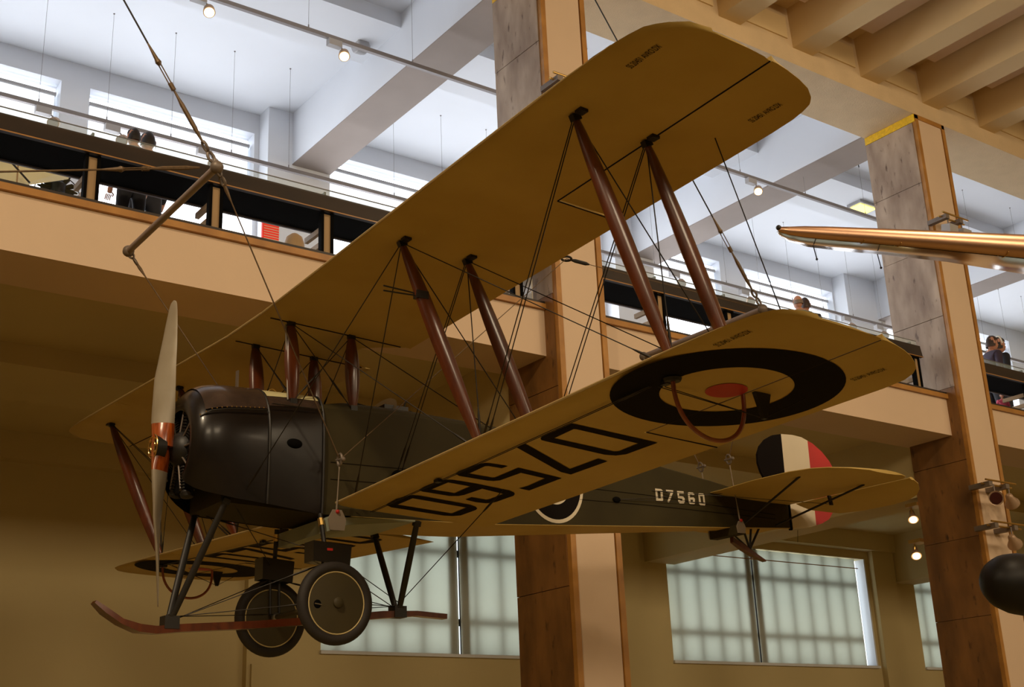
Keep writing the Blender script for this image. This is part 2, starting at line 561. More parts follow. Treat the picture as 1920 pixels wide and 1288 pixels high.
for k, (a, b) in enumerate(UP):
    wn = empty('window_%d' % n, (a, YW, US), 'upper gallery window with white blind, %s' % pos2[k], 'window', kind='structure')
    n += 1
    child_box('blind', 'blind', wn, a + 0.06, b - 0.06, YW + 0.16, YW + 0.17, 12.7, UH - 0.24)
    child_box('fill_pane', 'pane_glow', wn, a + 0.06, b - 0.06, YW + 0.19, YW + 0.2, US, 12.75)  # added glowing pane, out of view, brightens the gallery ceiling
    child_box('blind_roll', 'lampwhite', wn, a + 0.04, b - 0.04, YW + 0.12, YW + 0.2, UH - 0.26, UH - 0.2)
    child_box('light_gap', 'pane_glow', wn, a + 0.05, b - 0.05, YW + 0.19, YW + 0.2, UH - 0.19, UH - 0.10)
    child_box('bottom_bar', 'white', wn, a, b, YW + 0.02, YW + 0.3, US - 0.04, US)
    child_box('backing', 'white', wn, a, b, YW + 0.28, YW + 0.3, US, UH)

# ================================================================== THE BIPLANE (axes: x nose, y port, z up, metres)
AM = Matrix(((A[0][0], A[0][1], A[0][2], CAM[0] + TA[0]), (A[1][0], A[1][1], A[1][2], CAM[1] + TA[1]), (A[2][0], A[2][1], A[2][2], CAM[2] + TA[2]), (0, 0, 0, 1)))
plane = empty('biplane', label='suspended wooden training biplane with linen wings and black engine cowling', cat='biplane', matrix=AM)
XU, ZU, XL, ZL, DIH, INC = -0.6446, 1.1288, -1.3205, -0.4666, 0.0438, 0.049
S1, S2, YI, YO, YC = 0.2698, 0.8526, 2.2518, 4.3847, 0.3675


def zu(x, y): return ZU + abs(y) * DIH + (x - XU) * INC
def zl(x, y): return ZL + abs(y) * DIH + (x - XL) * INC
def lowpix(u, v):     # pixel -> underside of the port lower wing
    return aP(u, v, V(-INC, -DIH, 1), ZL - XL * INC)


NT = 9
def section(y, le, te, zf, sgn, t):
    """closed aerofoil ring at span y from leading edge x=le to trailing edge x=te"""
    c = le - te
    top, bot = [], []
    for i in range(NT + 1):
        s = (1 - math.cos(PI * i / NT)) / 2
        x = le - s * c
        th = t * 2.6 * (math.sqrt(max(s, 0)) * (1 - s) ** 0.9 * 0.9 + 0.0) 
        nose = 0.022 * max(0, 1 - s / 0.06) ** 1.5
        top.append((x, sgn * y, zf(x, y) + 0.022 * max(0, 1 - s / 0.05) * 0 + th * 0.75 + (0.022 if i == 0 else 0) * 1.0 + 0.004 * (1 - s)))
        bot.append((x, sgn * y, zf(x, y) + nose))
    ring = top + bot[::-1][:-1]
    return ring


def interp(y, tab):
    return float(np.interp(y, [p[0] for p in tab], [p[1] for p in tab]))


LEU = [(0, -0.6446), (4.92, -0.6446), (5.16, -0.668), (5.30, -0.70), (5.39, -0.76), (5.48, -0.88), (5.505, -1.04)]
TEU = [(0, -2.10), (4.87, -2.112), (5.11, -2.10), (5.26, -2.07), (5.33, -2.02), (5.40, -1.91), (5.46, -1.73), (5.49, -1.52), (5.505, -1.30)]
LEL = [(0, -1.3205), (4.79, -1.3205), (5.14, -1.335), (5.30, -1.36), (5.40, -1.39), (5.46, -1.44), (5.495, -1.54), (5.51, -1.75)]
TEL = [(0, -2.83), (4.6, -2.885), (4.95, -2.89), (5.06, -2.885), (5.17, -2.85), (5.28, -2.76), (5.38, -2.61), (5.46, -2.40), (5.50, -2.15), (5.51, -2.0)]
HU, HL = -1.51, -2.20          # aileron hinge lines


def wing_panel(name, zf, lt, tt, hinge, y0, ya, sgn, parent, t=0.06, label=None):
    ys = [y0, 0.9, 1.5, 2.25, 3.0, ya, ya + 0.002, 4.0, 4.6, 4.92, 5.1, 5.2, 5.3, 5.36, 5.41, 5.45, 5.48, 5.495, 5.503]
    rings = []
    for y in ys:
        te = interp(y, tt)
        if y > ya:
            te = max(te, hinge + 0.006)
        rings.append(section(y, interp(y, lt), te, zf, sgn, t * (1 if y < 5.2 else max(0.25, (5.52 - y) / 0.32))))
    if sgn < 0:
        rings = [r[::-1] for r in rings]
    wob = MB().loft(rings[::-1] if sgn > 0 else rings[::-1]).build(name, 'linen', parent, angle=50, label=label)
    # aileron, a separate surface behind the hinge
    ys = [ya + 0.02, 4.0, 4.6, 4.92, 5.1, 5.2, 5.28, 5.34, 5.40, 5.44, 5.47, 5.485]
    rings = []
    for y in ys:
        te = interp(y, tt)
        le = hinge - 0.008
        if te > le - 0.03:
            break
        r = []
        nA = 5
        tp = [(le - (le - te) * i / nA, sgn * y, zf(le - (le - te) * i / nA, y) + 0.034 * (1 - i / nA) + 0.003) for i in range(nA + 1)]
        bt = [(le - (le - te) * i / nA, sgn * y, zf(le - (le - te) * i / nA, y)) for i in range(nA + 1)]
        rings.append(tp + bt[::-1])
    if sgn < 0:
        rings = [r[::-1] for r in rings]
    ail = MB().loft(rings[::-1]).build('aileron', 'linen', wob, angle=50)
    return wob


def lead_edge(zf, lt, y0, sgn, parent, y1=5.45):
    pts = [(interp(y, lt) + 0.001, sgn * y, zf(interp(y, lt), y) + 0.024) for y in np.linspace(y0, y1, 14)]
    return MB().tube(pts, [0.010] * 11 + [0.006, 0.003, 0.001], 6).build('leading_edge_tape', 'linen_edge', parent)


W = {}
for sgn in (1, -1):
    W['u', sgn] = wing_panel('upper_wing_panel', zu, LEU, TEU, HU, YC + 0.004, 3.41, sgn, plane)
    lead_edge(zu, LEU, YC, sgn, W['u', sgn])
    W['l', sgn] = wing_panel('lower_wing_panel', zl, LEL, TEL, HL, 0.45, 3.39, sgn, plane)
    lead_edge(zl, LEL, 0.45, sgn, W['l', sgn])
# centre section with a cut-out at its trailing edge
rings = [section(abs(y), -0.6446, te, lambda x, yy: zu(x, YC), 1 if y >= 0 else -1, 0.06) for y, te in ((YC, -2.05), (0.24, -1.86), (0.12, -1.74), (1e-6, -1.72), (-0.12, -1.74), (-0.24, -1.86), (-YC, -2.05))]
cs = MB().loft(rings).build('wing_centre_section', 'linen', plane, angle=50)
MB().tube([(-0.6436, YC, zu(XU, YC) + 0.024), (-0.6436, -YC, zu(XU, YC) + 0.024)], 0.011, 6).build('leading_edge_tape', 'linen_edge', cs)
for sgn in (1, -1):   # dark joint straps at the root ribs
    MB().tube([(x, sgn * YC, zu(x, YC) - 0.004) for x in (-0.72, -1.2, -1.7, -2.0)], 0.0045, 6).build('joint_strap', 'ink', cs)


# ---- serial and roundels under the lower wings
def zoomA(p): return (710 + p[0] / 7.68, 850 + p[1] / 7.68)
def zoomB(p): return (850 + p[0] / 6.4, 820 + p[1] / 6.4)
def zoomC(p): return (940 + p[0] / 6.194, 770 + p[1] / 6.194)
GLY = {
    'D': (zoomC, [[(455, 315), (475, 295), (820, 143), (1815, 367), (1450, 500), (1330, 515), (1200, 505), (520, 350), (465, 335)], [(610, 315), (840, 207), (875, 210), (1590, 375), (1370, 465), (1310, 470)]]),
    '7': (zoomB, [[(760, 115), (865, 72), (1400, 375), (1740, 250), (1850, 282), (1410, 440), (1290, 410)]]),
    '5': (zoomB, [[(30, 432), (60, 405), (280, 322), (380, 305), (450, 308), (655, 340), (580, 365), (420, 338), (380, 340), (185, 430), (470, 480), (500, 478), (780, 360), (1300, 485), (910, 632), (790, 607), (890, 580), (1100, 487), (810, 420), (560, 510), (480, 518), (400, 512), (70, 457)]]),
    '6': (zoomA, [[(585, 518), (650, 480), (860, 392), (950, 376), (1070, 378), (1420, 435), (1880, 530), (1945, 555), (1960, 580), (1940, 605), (1880, 625), (1700, 690), (1620, 708), (1540, 712), (1400, 697), (1250, 660), (1340, 627), (1550, 665), (1600, 655), (1795, 578), (1490, 503), (1230, 592), (1150, 607), (1020, 607), (640, 545), (590, 530)], [(755, 515), (1090, 570), (1320, 470), (1000, 412)]]),
    '0': (zoomA, [[(105, 735), (260, 650), (400, 612), (490, 598), (580, 603), (1310, 735), (1395, 763), (1420, 785), (1400, 808), (1180, 888), (1060, 897), (940, 890), (180, 770)], [(265, 735), (1050, 862), (1265, 775), (490, 640)]]),
}
PROUD = 0.004
XC = -2.035
for ch, (zf_, loops) in GLY.items():
    L = []
    for lp in loops:
        L.append([lowpix(*zf_(p)) for p in lp])
    MB().flat([[(p[0], p[1], zl(p[0], p[1]) - PROUD) for p in l] for l in L]).build('serial_letter', 'ink', W['l', 1], smooth=False)
    MB().flat([[(2 * XC - p[0], -p[1], zl(2 * XC - p[0], p[1]) - PROUD) for p in l] for l in L]).build('serial_letter', 'ink', W['l', -1], smooth=False)


def ring_mesh(cx, cy, r0, r1, zf, n=64, off=PROUD):
    m = MB()
    a = [(cx + r1 * math.cos(2 * PI * k / n), cy + r1 * math.sin(2 * PI * k / n)) for k in range(n)]
    if r0 == 0:
        return m.add([(x, y, zf(x, y) - off) for x, y in a], [tuple(range(n))])
    b = [(cx + r0 * math.cos(2 * PI * k / n), cy + r0 * math.sin(2 * PI * k / n)) for k in range(n)]
    vs = [(x, y, zf(x, y) - off) for x, y in a + b]
    return m.add(vs, [(k, (k + 1) % n, n + (k + 1) % n, n + k) for k in range(n)])


for sgn in (1, -1):
    ring_mesh(-2.055, sgn * 4.36, 0.425, 0.74, zl).build('roundel_ring', 'navy', W['l', sgn], smooth=False)
    ring_mesh(-2.055, sgn * 4.36, 0, 0.135, zl).build('roundel_centre', 'red', W['l', sgn], smooth=False)
    # thin seams where the tip and spar tapes run
    for zf, hx, key in ((zu, HU, 'u'), (zl, HL, 'l')):
        MB().tube([(hx, sgn * y, zf(hx, y) - 0.001) for y in np.linspace(3.41, 5.48, 6)], 0.005 if key == 'u' else .0035, 5).build('aileron_gap_seam', 'ink' if key == 'u' else 'seam', W[key, sgn])
        te = -2.11 if key == 'u' else -2.88
        MB().tube([(hx, sgn * 3.41, zf(hx, 3.41) - 0.001), (te, sgn * 3.40, zf(te, 3.4) - 0.001)], 0.005, 5).build('aileron_end_seam', 'ink', W[key, sgn])


# small stencilled codes near the tips
def stencil(txt, p0, p1, hgt, zf, parent):
    cu = bpy.data.curves.new('stencil', 'FONT')
    cu.body = txt
    cu.size = 1.0
    o = bpy.data.objects.new('stencil_tmp', cu)
    col.objects.link(o)
    dg = bpy.context.evaluated_depsgraph_get()
    me = bpy.data.meshes.new_from_object(o.evaluated_get(dg))
    bpy.data.objects.remove(o)
    xs = [v.co.x for v in me.vertices]
    wdt = max(xs) - min(xs)
    d = (p1 - p0)[:2]
    nrm = np.array([-d[1], d[0]]) / np.linalg.norm(d)
    for v in me.vertices:
        q = p0[:2] + d * ((v.co.x - min(xs)) / wdt) + nrm * (v.co.y / 0.72) * hgt
        v.co = (q[0], q[1], zf(q[0], q[1]) - PROUD)
    me.materials.clear()
    me.materials.append(M['ink'])
    ob = bpy.data.objects.new('stencil_code', me)
    col.objects.link(ob)
    ob.parent = parent


def uppix(u, v): return aP(u, v, V(-INC, -DIH, 1), ZU - XU * INC)
stencil('SS.20451 AVRO.DX', uppix(1184, 128), uppix(1242, 87), -0.05, zu, W['u', 1])
stencil('SS.20451 AVRO.DX', uppix(1411, 229), uppix(1468, 196), -0.05, zu, W['u', 1])
stencil('SS.20451 AVRO.DX', lowpix(1347, 649), lowpix(1412, 621), -0.05, zl, W['l', 1])
stencil('SS.20451 AVRO.DX', lowpix(1602, 713), lowpix(1664, 692), -0.05, zl, W['l', 1])

# ---- struts
def strut(p0, p1, chord, thick, name, m, parent, ends=0.34, n=14, prof=None):
    p0, p1 = np.array(p0, float), np.array(p1, float)
    d = (p1 - p0) / np.linalg.norm(p1 - p0)
    cx = V(1, 0, 0) - d * d[0]
    cx /= np.linalg.norm(cx)
    cy = np.cross(d, cx)
    rings = []
    for i in range(n + 1):
        s = i / n
        k = ends + (1 - ends) * math.sin(PI * s) ** 0.7
        rings.append([p0 + (p1 - p0) * s + k * (chord / 2 * math.cos(a) * cx + thick / 2 * math.sin(a) * cy) for a in [2 * PI * j / 12 for j in range(12)]])
    o = MB().loft(rings).build(name, m, parent)
    for q, dd in ((p0, d), (p1, -d)):
        MB().obox(q + dd * 0.012, cx * 0.032, cy * 0.022, d * 0.022).build('strut_socket', 'blackiron', o, smooth=False)
    return o


for sgn in (1, -1):
    for y in (YI, YO):
        for s in (S1, S2):
            a = (XU - s, sgn * y, zu(XU - s, y) - 0.005)
            b = (XL - s, sgn * y, zl(XL - s, y) + 0.07)
            o = strut(a, b, 0.15, 0.062, 'interplane_strut', 'strut', plane)
            # small bolted plate on the wing beside the strut head
            MB().box(a[0] - 0.03, a[0] + 0.03, a[1] + sgn * 0.07 - 0.03, a[1] + sgn * 0.07 + 0.03, a[2] - 0.012, a[2] + 0.02).build('bolt_plate', 'blackiron', o, smooth=False)
    strut((XU - S1, sgn * YC, zu(XU - S1, YC)), (-0.95, sgn * 0.36, 0.42), 0.145, 0.055, 'cabane_strut', 'strut', plane)
    strut((XU - S2, sgn * YC, zu(XU - S2, YC)), (-1.525, sgn * 0.36, 0.43), 0.145, 0.055, 'cabane_strut', 'strut', plane)
# airspeed pitot fork on the front inner strut
fk = MB()
q = aY(785, 553, YI)
for dz in (0.012, -0.012):
    fk.tube([q + V(0, 0, dz * 0.5), q + V(0.10, 0, dz), q + V(0.30, 0, dz * 1.6)], 0.006, 6)
fk.obox(q + V(-0.02, 0, 0), (0.05, 0, 0), (0, 0.03, 0), (0, 0, 0.03))
fk.build('pitot_head', 'blackiron', plane)
# brass fuel pipe along the front cabane strut
MB().tube([(XU - S1 + 0.055, YC + .01, 1.1), (-0.88, .37, 0.75), (-0.9, .365, 0.44)], 0.008, 6).build('fuel_pipe', 'steel', plane)

# ---- rigging
def wire(p, q, r=0.0042, m='wire', name='bracing_wire', parent=plane):
    p, q = np.array(p, float), np.array(q, float)
    mb = MB().tube([p, q], r, 6)
    d = q - p
    L = np.linalg.norm(d)
    if L > 0.8:     # turnbuckle near the lower end
        mb.tube([p + d * (1 - 0.34 / L), p + d * (1 - 0.28 / L), p + d * (1 - 0.16 / L), p + d * (1 - 0.10 / L)], [r, r * 2.2, r * 2.2, r], 6)
    return mb.build(name, m, parent)


def up(y, s, sg): return V(XU - s, sg * y, zu(XU - s, y) - 0.01)
def lo(y, s, sg): return V(XL - s, sg * y, zl(XL - s, y) + 0.05)
for sg in (1, -1):
    for s in (S1, S2):
        off = 0.022
        for k in (-1, 1):      # doubled flying wires
            wire(up(YO, s, sg) + V(k * off * .3, 0, 0), lo(YI, s, sg) + V(k * off, 0, 0))
        wire(up(YI, s, sg), lo(YO, s, sg))            # landing wires
        wire(up(YC, s, sg), lo(YI, s, sg))
    for k in (-1, 1):
        wire(up(YI, S2, sg) + V(k * .006, 0, 0), V(-1.95, sg * 0.42, -0.1) + V(k * .02, 0, 0))
    wire(up(YI, S1, sg), V(-1.50, sg * 0.42, -0.42))
    wire(up(YI, S1, sg), V(-0.50, sg * 0.40, -0.43))
    for y in (YI, YO):         # incidence wires
        wire(up(y, S1, sg), lo(y, S2, sg))
        wire(up(y, S2, sg), lo(y, S1, sg))
    wire(up(YC, S1, sg), V(-1.5, sg * .37, .44))
    wire(up(YC, S2, sg), V(-.95, sg * .37, .44))
    wire(V(XU - 1.2, sg * 4.66, zu(XU - 1.2, 4.66)), V(XL - 1.1, sg * 4.72, zl(XL - 1.1, 4.72)), name='aileron_cable')
wire(up(YC, S1, 1), V(-.95, -.36, .44))
wire(up(YC, S1, -1), V(-.95, .36, .44))
wire(up(YC, S2, 1), V(-1.52, -.36, .44))
MB().ball((-1.93, 0.43, -0.14), 0.06).build('wire_fairing', 'black', plane)
# aileron cable under the lower wing with its pulleys
for sg in (1, -1):
    for k in (0, 1):
        wire(V(-1.62 - .02 * k, sg * .5, zl(-1.62, .5) - .025), V(-1.55 - .02 * k, sg * 4.2, zl(-1.55, 4.2) - .02), r=0.003, name='aileron_cable')
    for y in (1.62, 4.3):
        MB().obox((-1.6, sg * y, zl(-1.6, y) - 0.02), (0.022, 0, 0), (0, 0.03, 0), (0, 0, 0.012)).build('pulley_bracket', 'blackiron', plane, smooth=False)
    # aileron horn (kingpost) and its stay wires
    hx, hy = -2.28, 4.42
    hz = zl(hx, hy)
    MB().add([(hx + .06, sg * hy, hz), (hx - .08, sg * hy, hz), (hx - 0.03, sg * hy, hz - .17), (hx, sg * hy, hz - .17)] + [(hx + .06, sg * (hy + .03), hz), (hx - .08, sg * (hy + .03), hz), (hx - 0.03, sg * (hy + .03), hz - .17), (hx, sg * (hy + .03), hz - .17)],
             [(0, 1, 2, 3), (7, 6, 5, 4), (0, 3, 7, 4), (1, 5, 6, 2), (3, 2, 6, 7)]).build('aileron_horn', 'blackiron', plane, smooth=False)
    for q in ((-1.62, 4.2), (-1.66, 4.22)):
        wire((hx - .015, sg * (hy + .015), hz - .165), (q[0], sg * q[1], zl(*q) - .01), r=.003)
    wire((hx - .015, sg * (hy + .015), hz - .165), (hx - .3, sg * (hy + .12), zl(hx - .3, hy) - .005), r=.003)
    # cane hoop that guards the wing tip
    yh = 4.36
    hp = []
    for i in range(25):
        t = i / 24
        a = PI * t
        x = -1.60 - 0.60 * (1 - math.cos(a)) / 2 - 0.02 * math.sin(a)
        z0 = zl(-1.6, yh) * (1 - t) + zl(-2.2, yh) * t
        hp.append((x, sg * yh, z0 - 0.005 - 0.345 * math.sin(a) ** 0.75))
    MB().tube(hp, 0.0145, 8).build('wing_tip_hoop', 'cane', plane)
    MB().lathe((-1.6, sg * yh, zl(-1.6, yh) - .03), (0, 0, 1), [(0, .05), (.02, .06), (.03, .05)], 12).build('hoop_socket', 'blackiron', plane)

# ---- fuselage
def hw(x):
    return float(np.interp(-x, [0.35, 0.5, 1.2, 3.0, 7.25], [0.33, 0.36, 0.385, 0.38, 0.028]))
def zb(x):
    return float(np.interp(-x, [0.35, 1.2, 2.9, 7.25], [-0.47, -0.515, -0.475, -0.15]))
def zt(x):
    return float(np.interp(-x, [0.35, 1.15, 1.2, 2.0, 3.0, 5.0, 6.0, 7.25], [0.25, 0.30, 0.40, 0.43, 0.415, 0.325, 0.235, 0.10]))
def hd(x):
    return float(np.interp(-x, [0.35, 1.15, 1.25, 2.0, 3.0, 5.0, 7.25], [0.01, 0.02, 0.14, 0.125, 0.10, 0.05, 0.012]))
xs = [-0.35, -0.8, -1.14, -1.2, -1.5, -1.8, -2.1, -2.4, -2.7, -3.0, -3.5, -4, -4.5, -5, -5.5, -6, -6.5, -7, -7.25]
rings = []
for x in xs:
    h, b, t, d = hw(x), zb(x), zt(x), hd(x)
    top = [(x, h * math.cos(a), t + d * math.sin(a)) for a in np.linspace(PI, 0, 13)]
    rings.append([(x, h, t - 0.001), (x, h, (t + b) / 2), (x, h, b), (x, 0, b), (x, -h, b), (x, -h, (t + b) / 2)] + top)
fus = MB().loft(rings).build('fuselage', 'olive', plane, angle=30)
belly = []
for x in xs[4:]:
    h, b = hw(x) - .002, zb(x)
    belly.append([(x, h, b - .006), (x, 0, b - .007), (x, -h, b - .006), (x, -h, b - .001), (x, 0, b - .001), (x, h, b - .001)])
MB().loft(belly).build('belly_fabric', 'linen', plane, smooth=False)
for z in (0.0, 0.16):   # longeron stitching lines along the side
    MB().tube([(x, hw(x) + .002, zb(x) + (zt(x) - zb(x)) * (0.33 + z)) for x in (-1.3, -3, -5, -7)], 0.003, 5).build('seam', 'ink', fus)
# two cockpits with padded coamings, windscreens behind the struts
for cx in (-1.98, -2.78):
    zc = zt(cx) + hd(cx)
    MB().tube([(cx + 0.30 * math.cos(a), 0.26 * math.sin(a), zc + 0.012 - 0.11 * math.sin(a) ** 2) for a in [2 * PI * k / 28 for k in range(28)]], 0.022, 8, closed=True).build('cockpit_coaming', 'black', plane)
    MB().add([(cx + 0.27 * math.cos(2 * PI * k / 24), 0.23 * math.sin(2 * PI * k / 24), zc + 0.008 - 0.09 * math.sin(2 * PI * k / 24) ** 2) for k in range(24)], [tuple(range(24))]).build('cockpit_opening', 'black', plane, smooth=False)
ws = MB()
q0 = V(-2.0, 0.0, zt(-2) + hd(-2) - .01)
ws.flat([[q0 + V(-0.06 * math.sin(a) - .04 * math.cos(a), 0.2 * math.cos(a), 0.14 * math.sin(a)) for a in np.linspace(0, PI, 14)]])
ws.flat([[q0 + V(-.006, 0, 0) + V(-0.06 * math.sin(a) - .04 * math.cos(a), 0.2 * math.cos(a), 0.14 * math.sin(a)) for a in np.linspace(PI, 0, 14)]])
ws.build('windscreen', 'perspex', plane)
MB().box(-2.2, -1.95, -.16, .16, zt(-2) + hd(-2) - .02, zt(-2) + hd(-2) + .03).build('windscreen_frame', 'blackiron', plane, smooth=False)
MB().tube([(-2.16, .12, .54), (-2.2, .12, .66)], .008, 6).build('mirror_stalk', 'blackiron', plane)

# roundel and serial on the fuselage side
fn = V(0.352 / 4.25, -1, 0)      # tapering port side plane: y = .38 + (x+3)*.0828
def side(x, z, off=0.004): return V(x, hw(x) + off, z)
def sidepix(u, v):
    k = (0.38 - 0.028) / 4.25
    return aP(u, v, V(-k, 1, 0), 0.38 + 3 * k)
rc = (-3.72, -0.03)
def side_ring(r0, r1, m, off, sg):
    n_ = 48
    a = [(rc[0] + r1 * math.cos(2 * PI * k / n_), rc[1] + r1 * math.sin(2 * PI * k / n_)) for k in range(n_)]
    b = [(rc[0] + r0 * math.cos(2 * PI * k / n_), rc[1] + r0 * math.sin(2 * PI * k / n_)) for k in range(n_)]
    vs = [(x, sg * (hw(x) + off), z) for x, z in a + b]
    MB().add(vs, [(k, (k + 1) % n_, n_ + (k + 1) % n_, n_ + k) for k in range(n_)]).build('roundel_ring', m, fus, smooth=False)
for sg in (1, -1):
    side_ring(0.335, 0.37, 'whitepaint', 0.004, sg)
    side_ring(0.19, 0.335, 'navy', 0.004, sg)
    side_ring(0.09, 0.19, 'whitepaint', 0.004, sg)
    side_ring(0.0001, 0.09, 'red', 0.004, sg)
def Zd(x, y): return (1200 + x / 12.8, 890 + y / 12.8)
SQ = {
    'D': ([(355, 330), (500, 345), (535, 380), (550, 610), (530, 640), (385, 635)], [(410, 405), (485, 408), (495, 570), (430, 570)]),
    '7': ([(615, 360), (790, 375), (785, 440), (700, 655), (670, 665), (650, 645), (725, 440), (622, 425)],),
    '5': ([(880, 390), (1040, 400), (1045, 460), (930, 450), (935, 510), (1030, 525), (1065, 570), (1070, 660), (1045, 690), (950, 690), (915, 655), (905, 600), (945, 600), (965, 625), (1010, 630), (1010, 580), (905, 565)],),
    '6': ([(1140, 440), (1165, 420), (1260, 430), (1295, 460), (1298, 492), (1255, 490), (1240, 478), (1188, 474), (1194, 548), (1280, 545), (1310, 580), (1315, 690), (1295, 710), (1190, 705), (1165, 670)], [(1200, 600), (1262, 603), (1268, 645), (1215, 648)]),
    '0': ([(1390, 460), (1420, 445), (1510, 455), (1535, 490), (1562, 710), (1550, 745), (1440, 735), (1415, 705)], [(1435, 515), (1500, 518), (1515, 672), (1460, 675)]),
}
for ch, loops in SQ.items():
    L = [[sidepix(*Zd(*p)) for p in lp] for lp in loops]
    MB().flat([[(p[0], p[1] + .004, p[2]) for p in l] for l in L]).build('serial_letter', 'whitepaint', fus, smooth=False)
    MB().flat([[(-12.9 - p[0] + 1.6, -hw(-12.9 - p[0] + 1.6) - .004, p[2]) for p in l] for l in L]).build('serial_letter', 'whitepaint', fus, smooth=False)
MB().ball(sidepix(1155, 937) + V(0, .01, 0), (.05, .02, .03)).build('cable_exit', 'black', plane)
for tgt in ((1330, 945), (1380, 925), (1300, 1000)):
    p0, p1 = sidepix(1160, 937), sidepix(*tgt)
    if tgt[1] < 990:
        wire(p0 + V(0, .02, 0), p1 + V(0, .05, 0), r=.003, name='elevator_cable')

# ---- cowling: open-bottomed horseshoe
def cowl_ring(x, a, b, c, nexp, off=0.0):
    """horseshoe section: arch over the top, sides that run down to an open bottom"""
    wgt = float(np.interp(-x, [.12, .40], [0, 1]))
    zbot = float(np.interp(-x, [.1, .40, 1.22], [-.40, -.455, -.52]))
    half = []
    for k in range(13):
        ph = PI / 2 * k / 12
        half.append(((a + off) * math.sin(ph) ** (2 / nexp), c + (b + off) * math.cos(ph) ** (2 / nexp)))
    for k in range(1, 8):
        t = k / 7
        ph = PI / 2 + math.radians(58) * t
        arc = ((a + off) * math.sin(ph), c + (b + off) * math.cos(ph))
        st = ((a + off) * (1 - .05 * t * t), c + (zbot - c) * t)
        half.append((arc[0] * (1 - wgt) + st[0] * wgt, arc[1] * (1 - wgt) + st[1] * wgt))
    return [(x, -y, z) for y, z in half[::-1]] + [(x, y, z) for y, z in half[1:]]
CR = [(-0.085, .30, .30, .02, 2), (-0.07, .33, .33, .02, 2), (-0.075, .37, .37, .025, 2), (-0.10, .41, .415, .03, 2), (-0.15, .445, .46, .035, 2), (-0.22, .465, .495, .04, 2), (-0.32, .475, .515, .04, 2.1), (-0.45, .475, .52, .04, 2.2), (-0.70, .465, .525, .035, 2.5)]
MB().loft([cowl_ring(*r) for r in CR], closed=False, caps=False).build('engine_cowling', 'cowl', plane, angle=60)
MB().loft([cowl_ring(*r) for r in ((-0.70, .468, .528, .035, 2.5), (-0.95, .445, .53, .025, 3.0), (-1.22, .41, .535, .015, 3.6))], closed=False, caps=False).build('cowling_side_panel', 'cowl', plane, angle=60)
# seams, bands and the cream top strip
def band(x0, x1, m, name, ph0, ph1, off=0.006):
    rings = []
    for x in np.linspace(x0, x1, 11):
        t = [float(np.interp(-x, [-r[0] for r in CR[4:]] + [0.95, 1.22], [r[i] for r in CR[4:]] + e)) for i, e in ((1, [.445, .41]), (2, [.53, .535]), (3, [.025, .015]), (4, [3.0, 3.6]))]
        out = []
        for k in range(17):
            ph = math.radians(ph0 + (ph1 - ph0) * k / 16)
            s_, c_ = math.sin(ph), math.cos(ph)
            out.append((x, (t[0] + off) * math.copysign(abs(s_) ** (2 / t[3]), s_), t[2] + (t[1] + off) * math.copysign(abs(c_) ** (2 / t[3]), c_)))
        rings.append(out)
    return MB().loft(rings, closed=False, caps=False).build(name, m, plane, angle=60)
for xb, pad in ((-0.70, .006), (-1.22, .006)):
    rr_ = CR[-1][1:] if xb > -1 else (.41, .535, .015, 3.6)
    MB().tube(cowl_ring(xb, *rr_, pad), .011, 6).build('cowling_band', 'blackiron', plane)
M['cowltop'] = mat('bare_cowl_metal', (58, 47, 42), rough=0.26, metal=0.35, rgb2=(86, 70, 62), scale=5, coat=0.4, bump=0.05, bscale=5)
band(-0.16, -0.688, 'cowltop', 'cowling_top_panel', -63, 63, .012)
band(-0.715, -1.20, 'cowltop', 'cowling_top_strip', -58, 58, .003)
band(-0.72, -1.20, 'clearpanel', 'cream_top_panel', -42, 42, .006)
for sg in (1, -1):
    MB().tube([(x, sg * y, z) for x, y, z in ((-0.12, .40, .19), (-0.2, .445, .24), (-0.35, .465, .27), (-0.5, .463, .285), (-0.68, .46, .30))], 0.007, 6).build('cowling_lap_seam', 'blackiron', plane)
    MB().tube([(x, sg * y, z) for x, y, z in ((-0.72, .455, .36), (-1.0, .43, .37), (-1.2, .405, .38))], 0.005, 6).build('cowling_lap_seam', 'blackiron', plane)
    for i in range(14):
        x = -0.12 - 0.04 * i
        MB().ball((x, sg * float(np.interp(-x, [.12, .2, .35, .5, .68], [.405, .45, .47, .468, .465])), float(np.interp(-x, [.12, .2, .35, .5, .68], [.205, .255, .285, .30, .315]))), .006, 6, 4).build('rivet', 'brass', plane)
    MB().ball((-0.93, sg * .445, 0.045), (.075, .03, .042), 16, 10).build('exhaust_port', 'black', plane)
MB().lathe((-0.13, 0, 0.0), (-1, 0, 0), [(0, .02), (0.0, .36), (.05, .40)], 24).build('cowling_back_plate', 'black', plane)
# rotary engine: crankcase and nine finned cylinders
MB().lathe((-0.05, 0, 0), (-1, 0, 0), [(-.03, .03), (0, .11), (.06, .15), (.22, .15), (.26, .06)], 24).build('crankcase', 'blackiron', plane)
for k in range(9):
    a = 2 * PI * k / 9 + 0.18
    d = V(0, math.sin(a), math.cos(a))
    prof = [(.13, .05)]
    for j in range(8):
        prof += [(.16 + .026 * j, .064), (.168 + .026 * j, .064), (.170 + .026 * j, .052), (.184 + .026 * j, .052)]
    prof += [(.38, .06), (.41, .05), (.42, .02)]
    cyl = MB().lathe((-0.17, 0, 0), d, prof, 12).build('engine_cylinder', 'blackiron', plane)
    MB().tube([V(-.10, 0, 0) + d * .12, V(-.115, 0, 0) + d * .345], .008, 6).tube([V(-.115, 0, 0) + d * .345, V(-.17, 0, 0) + d * .38], .009, 6).build('push_rod', 'galv', cyl)

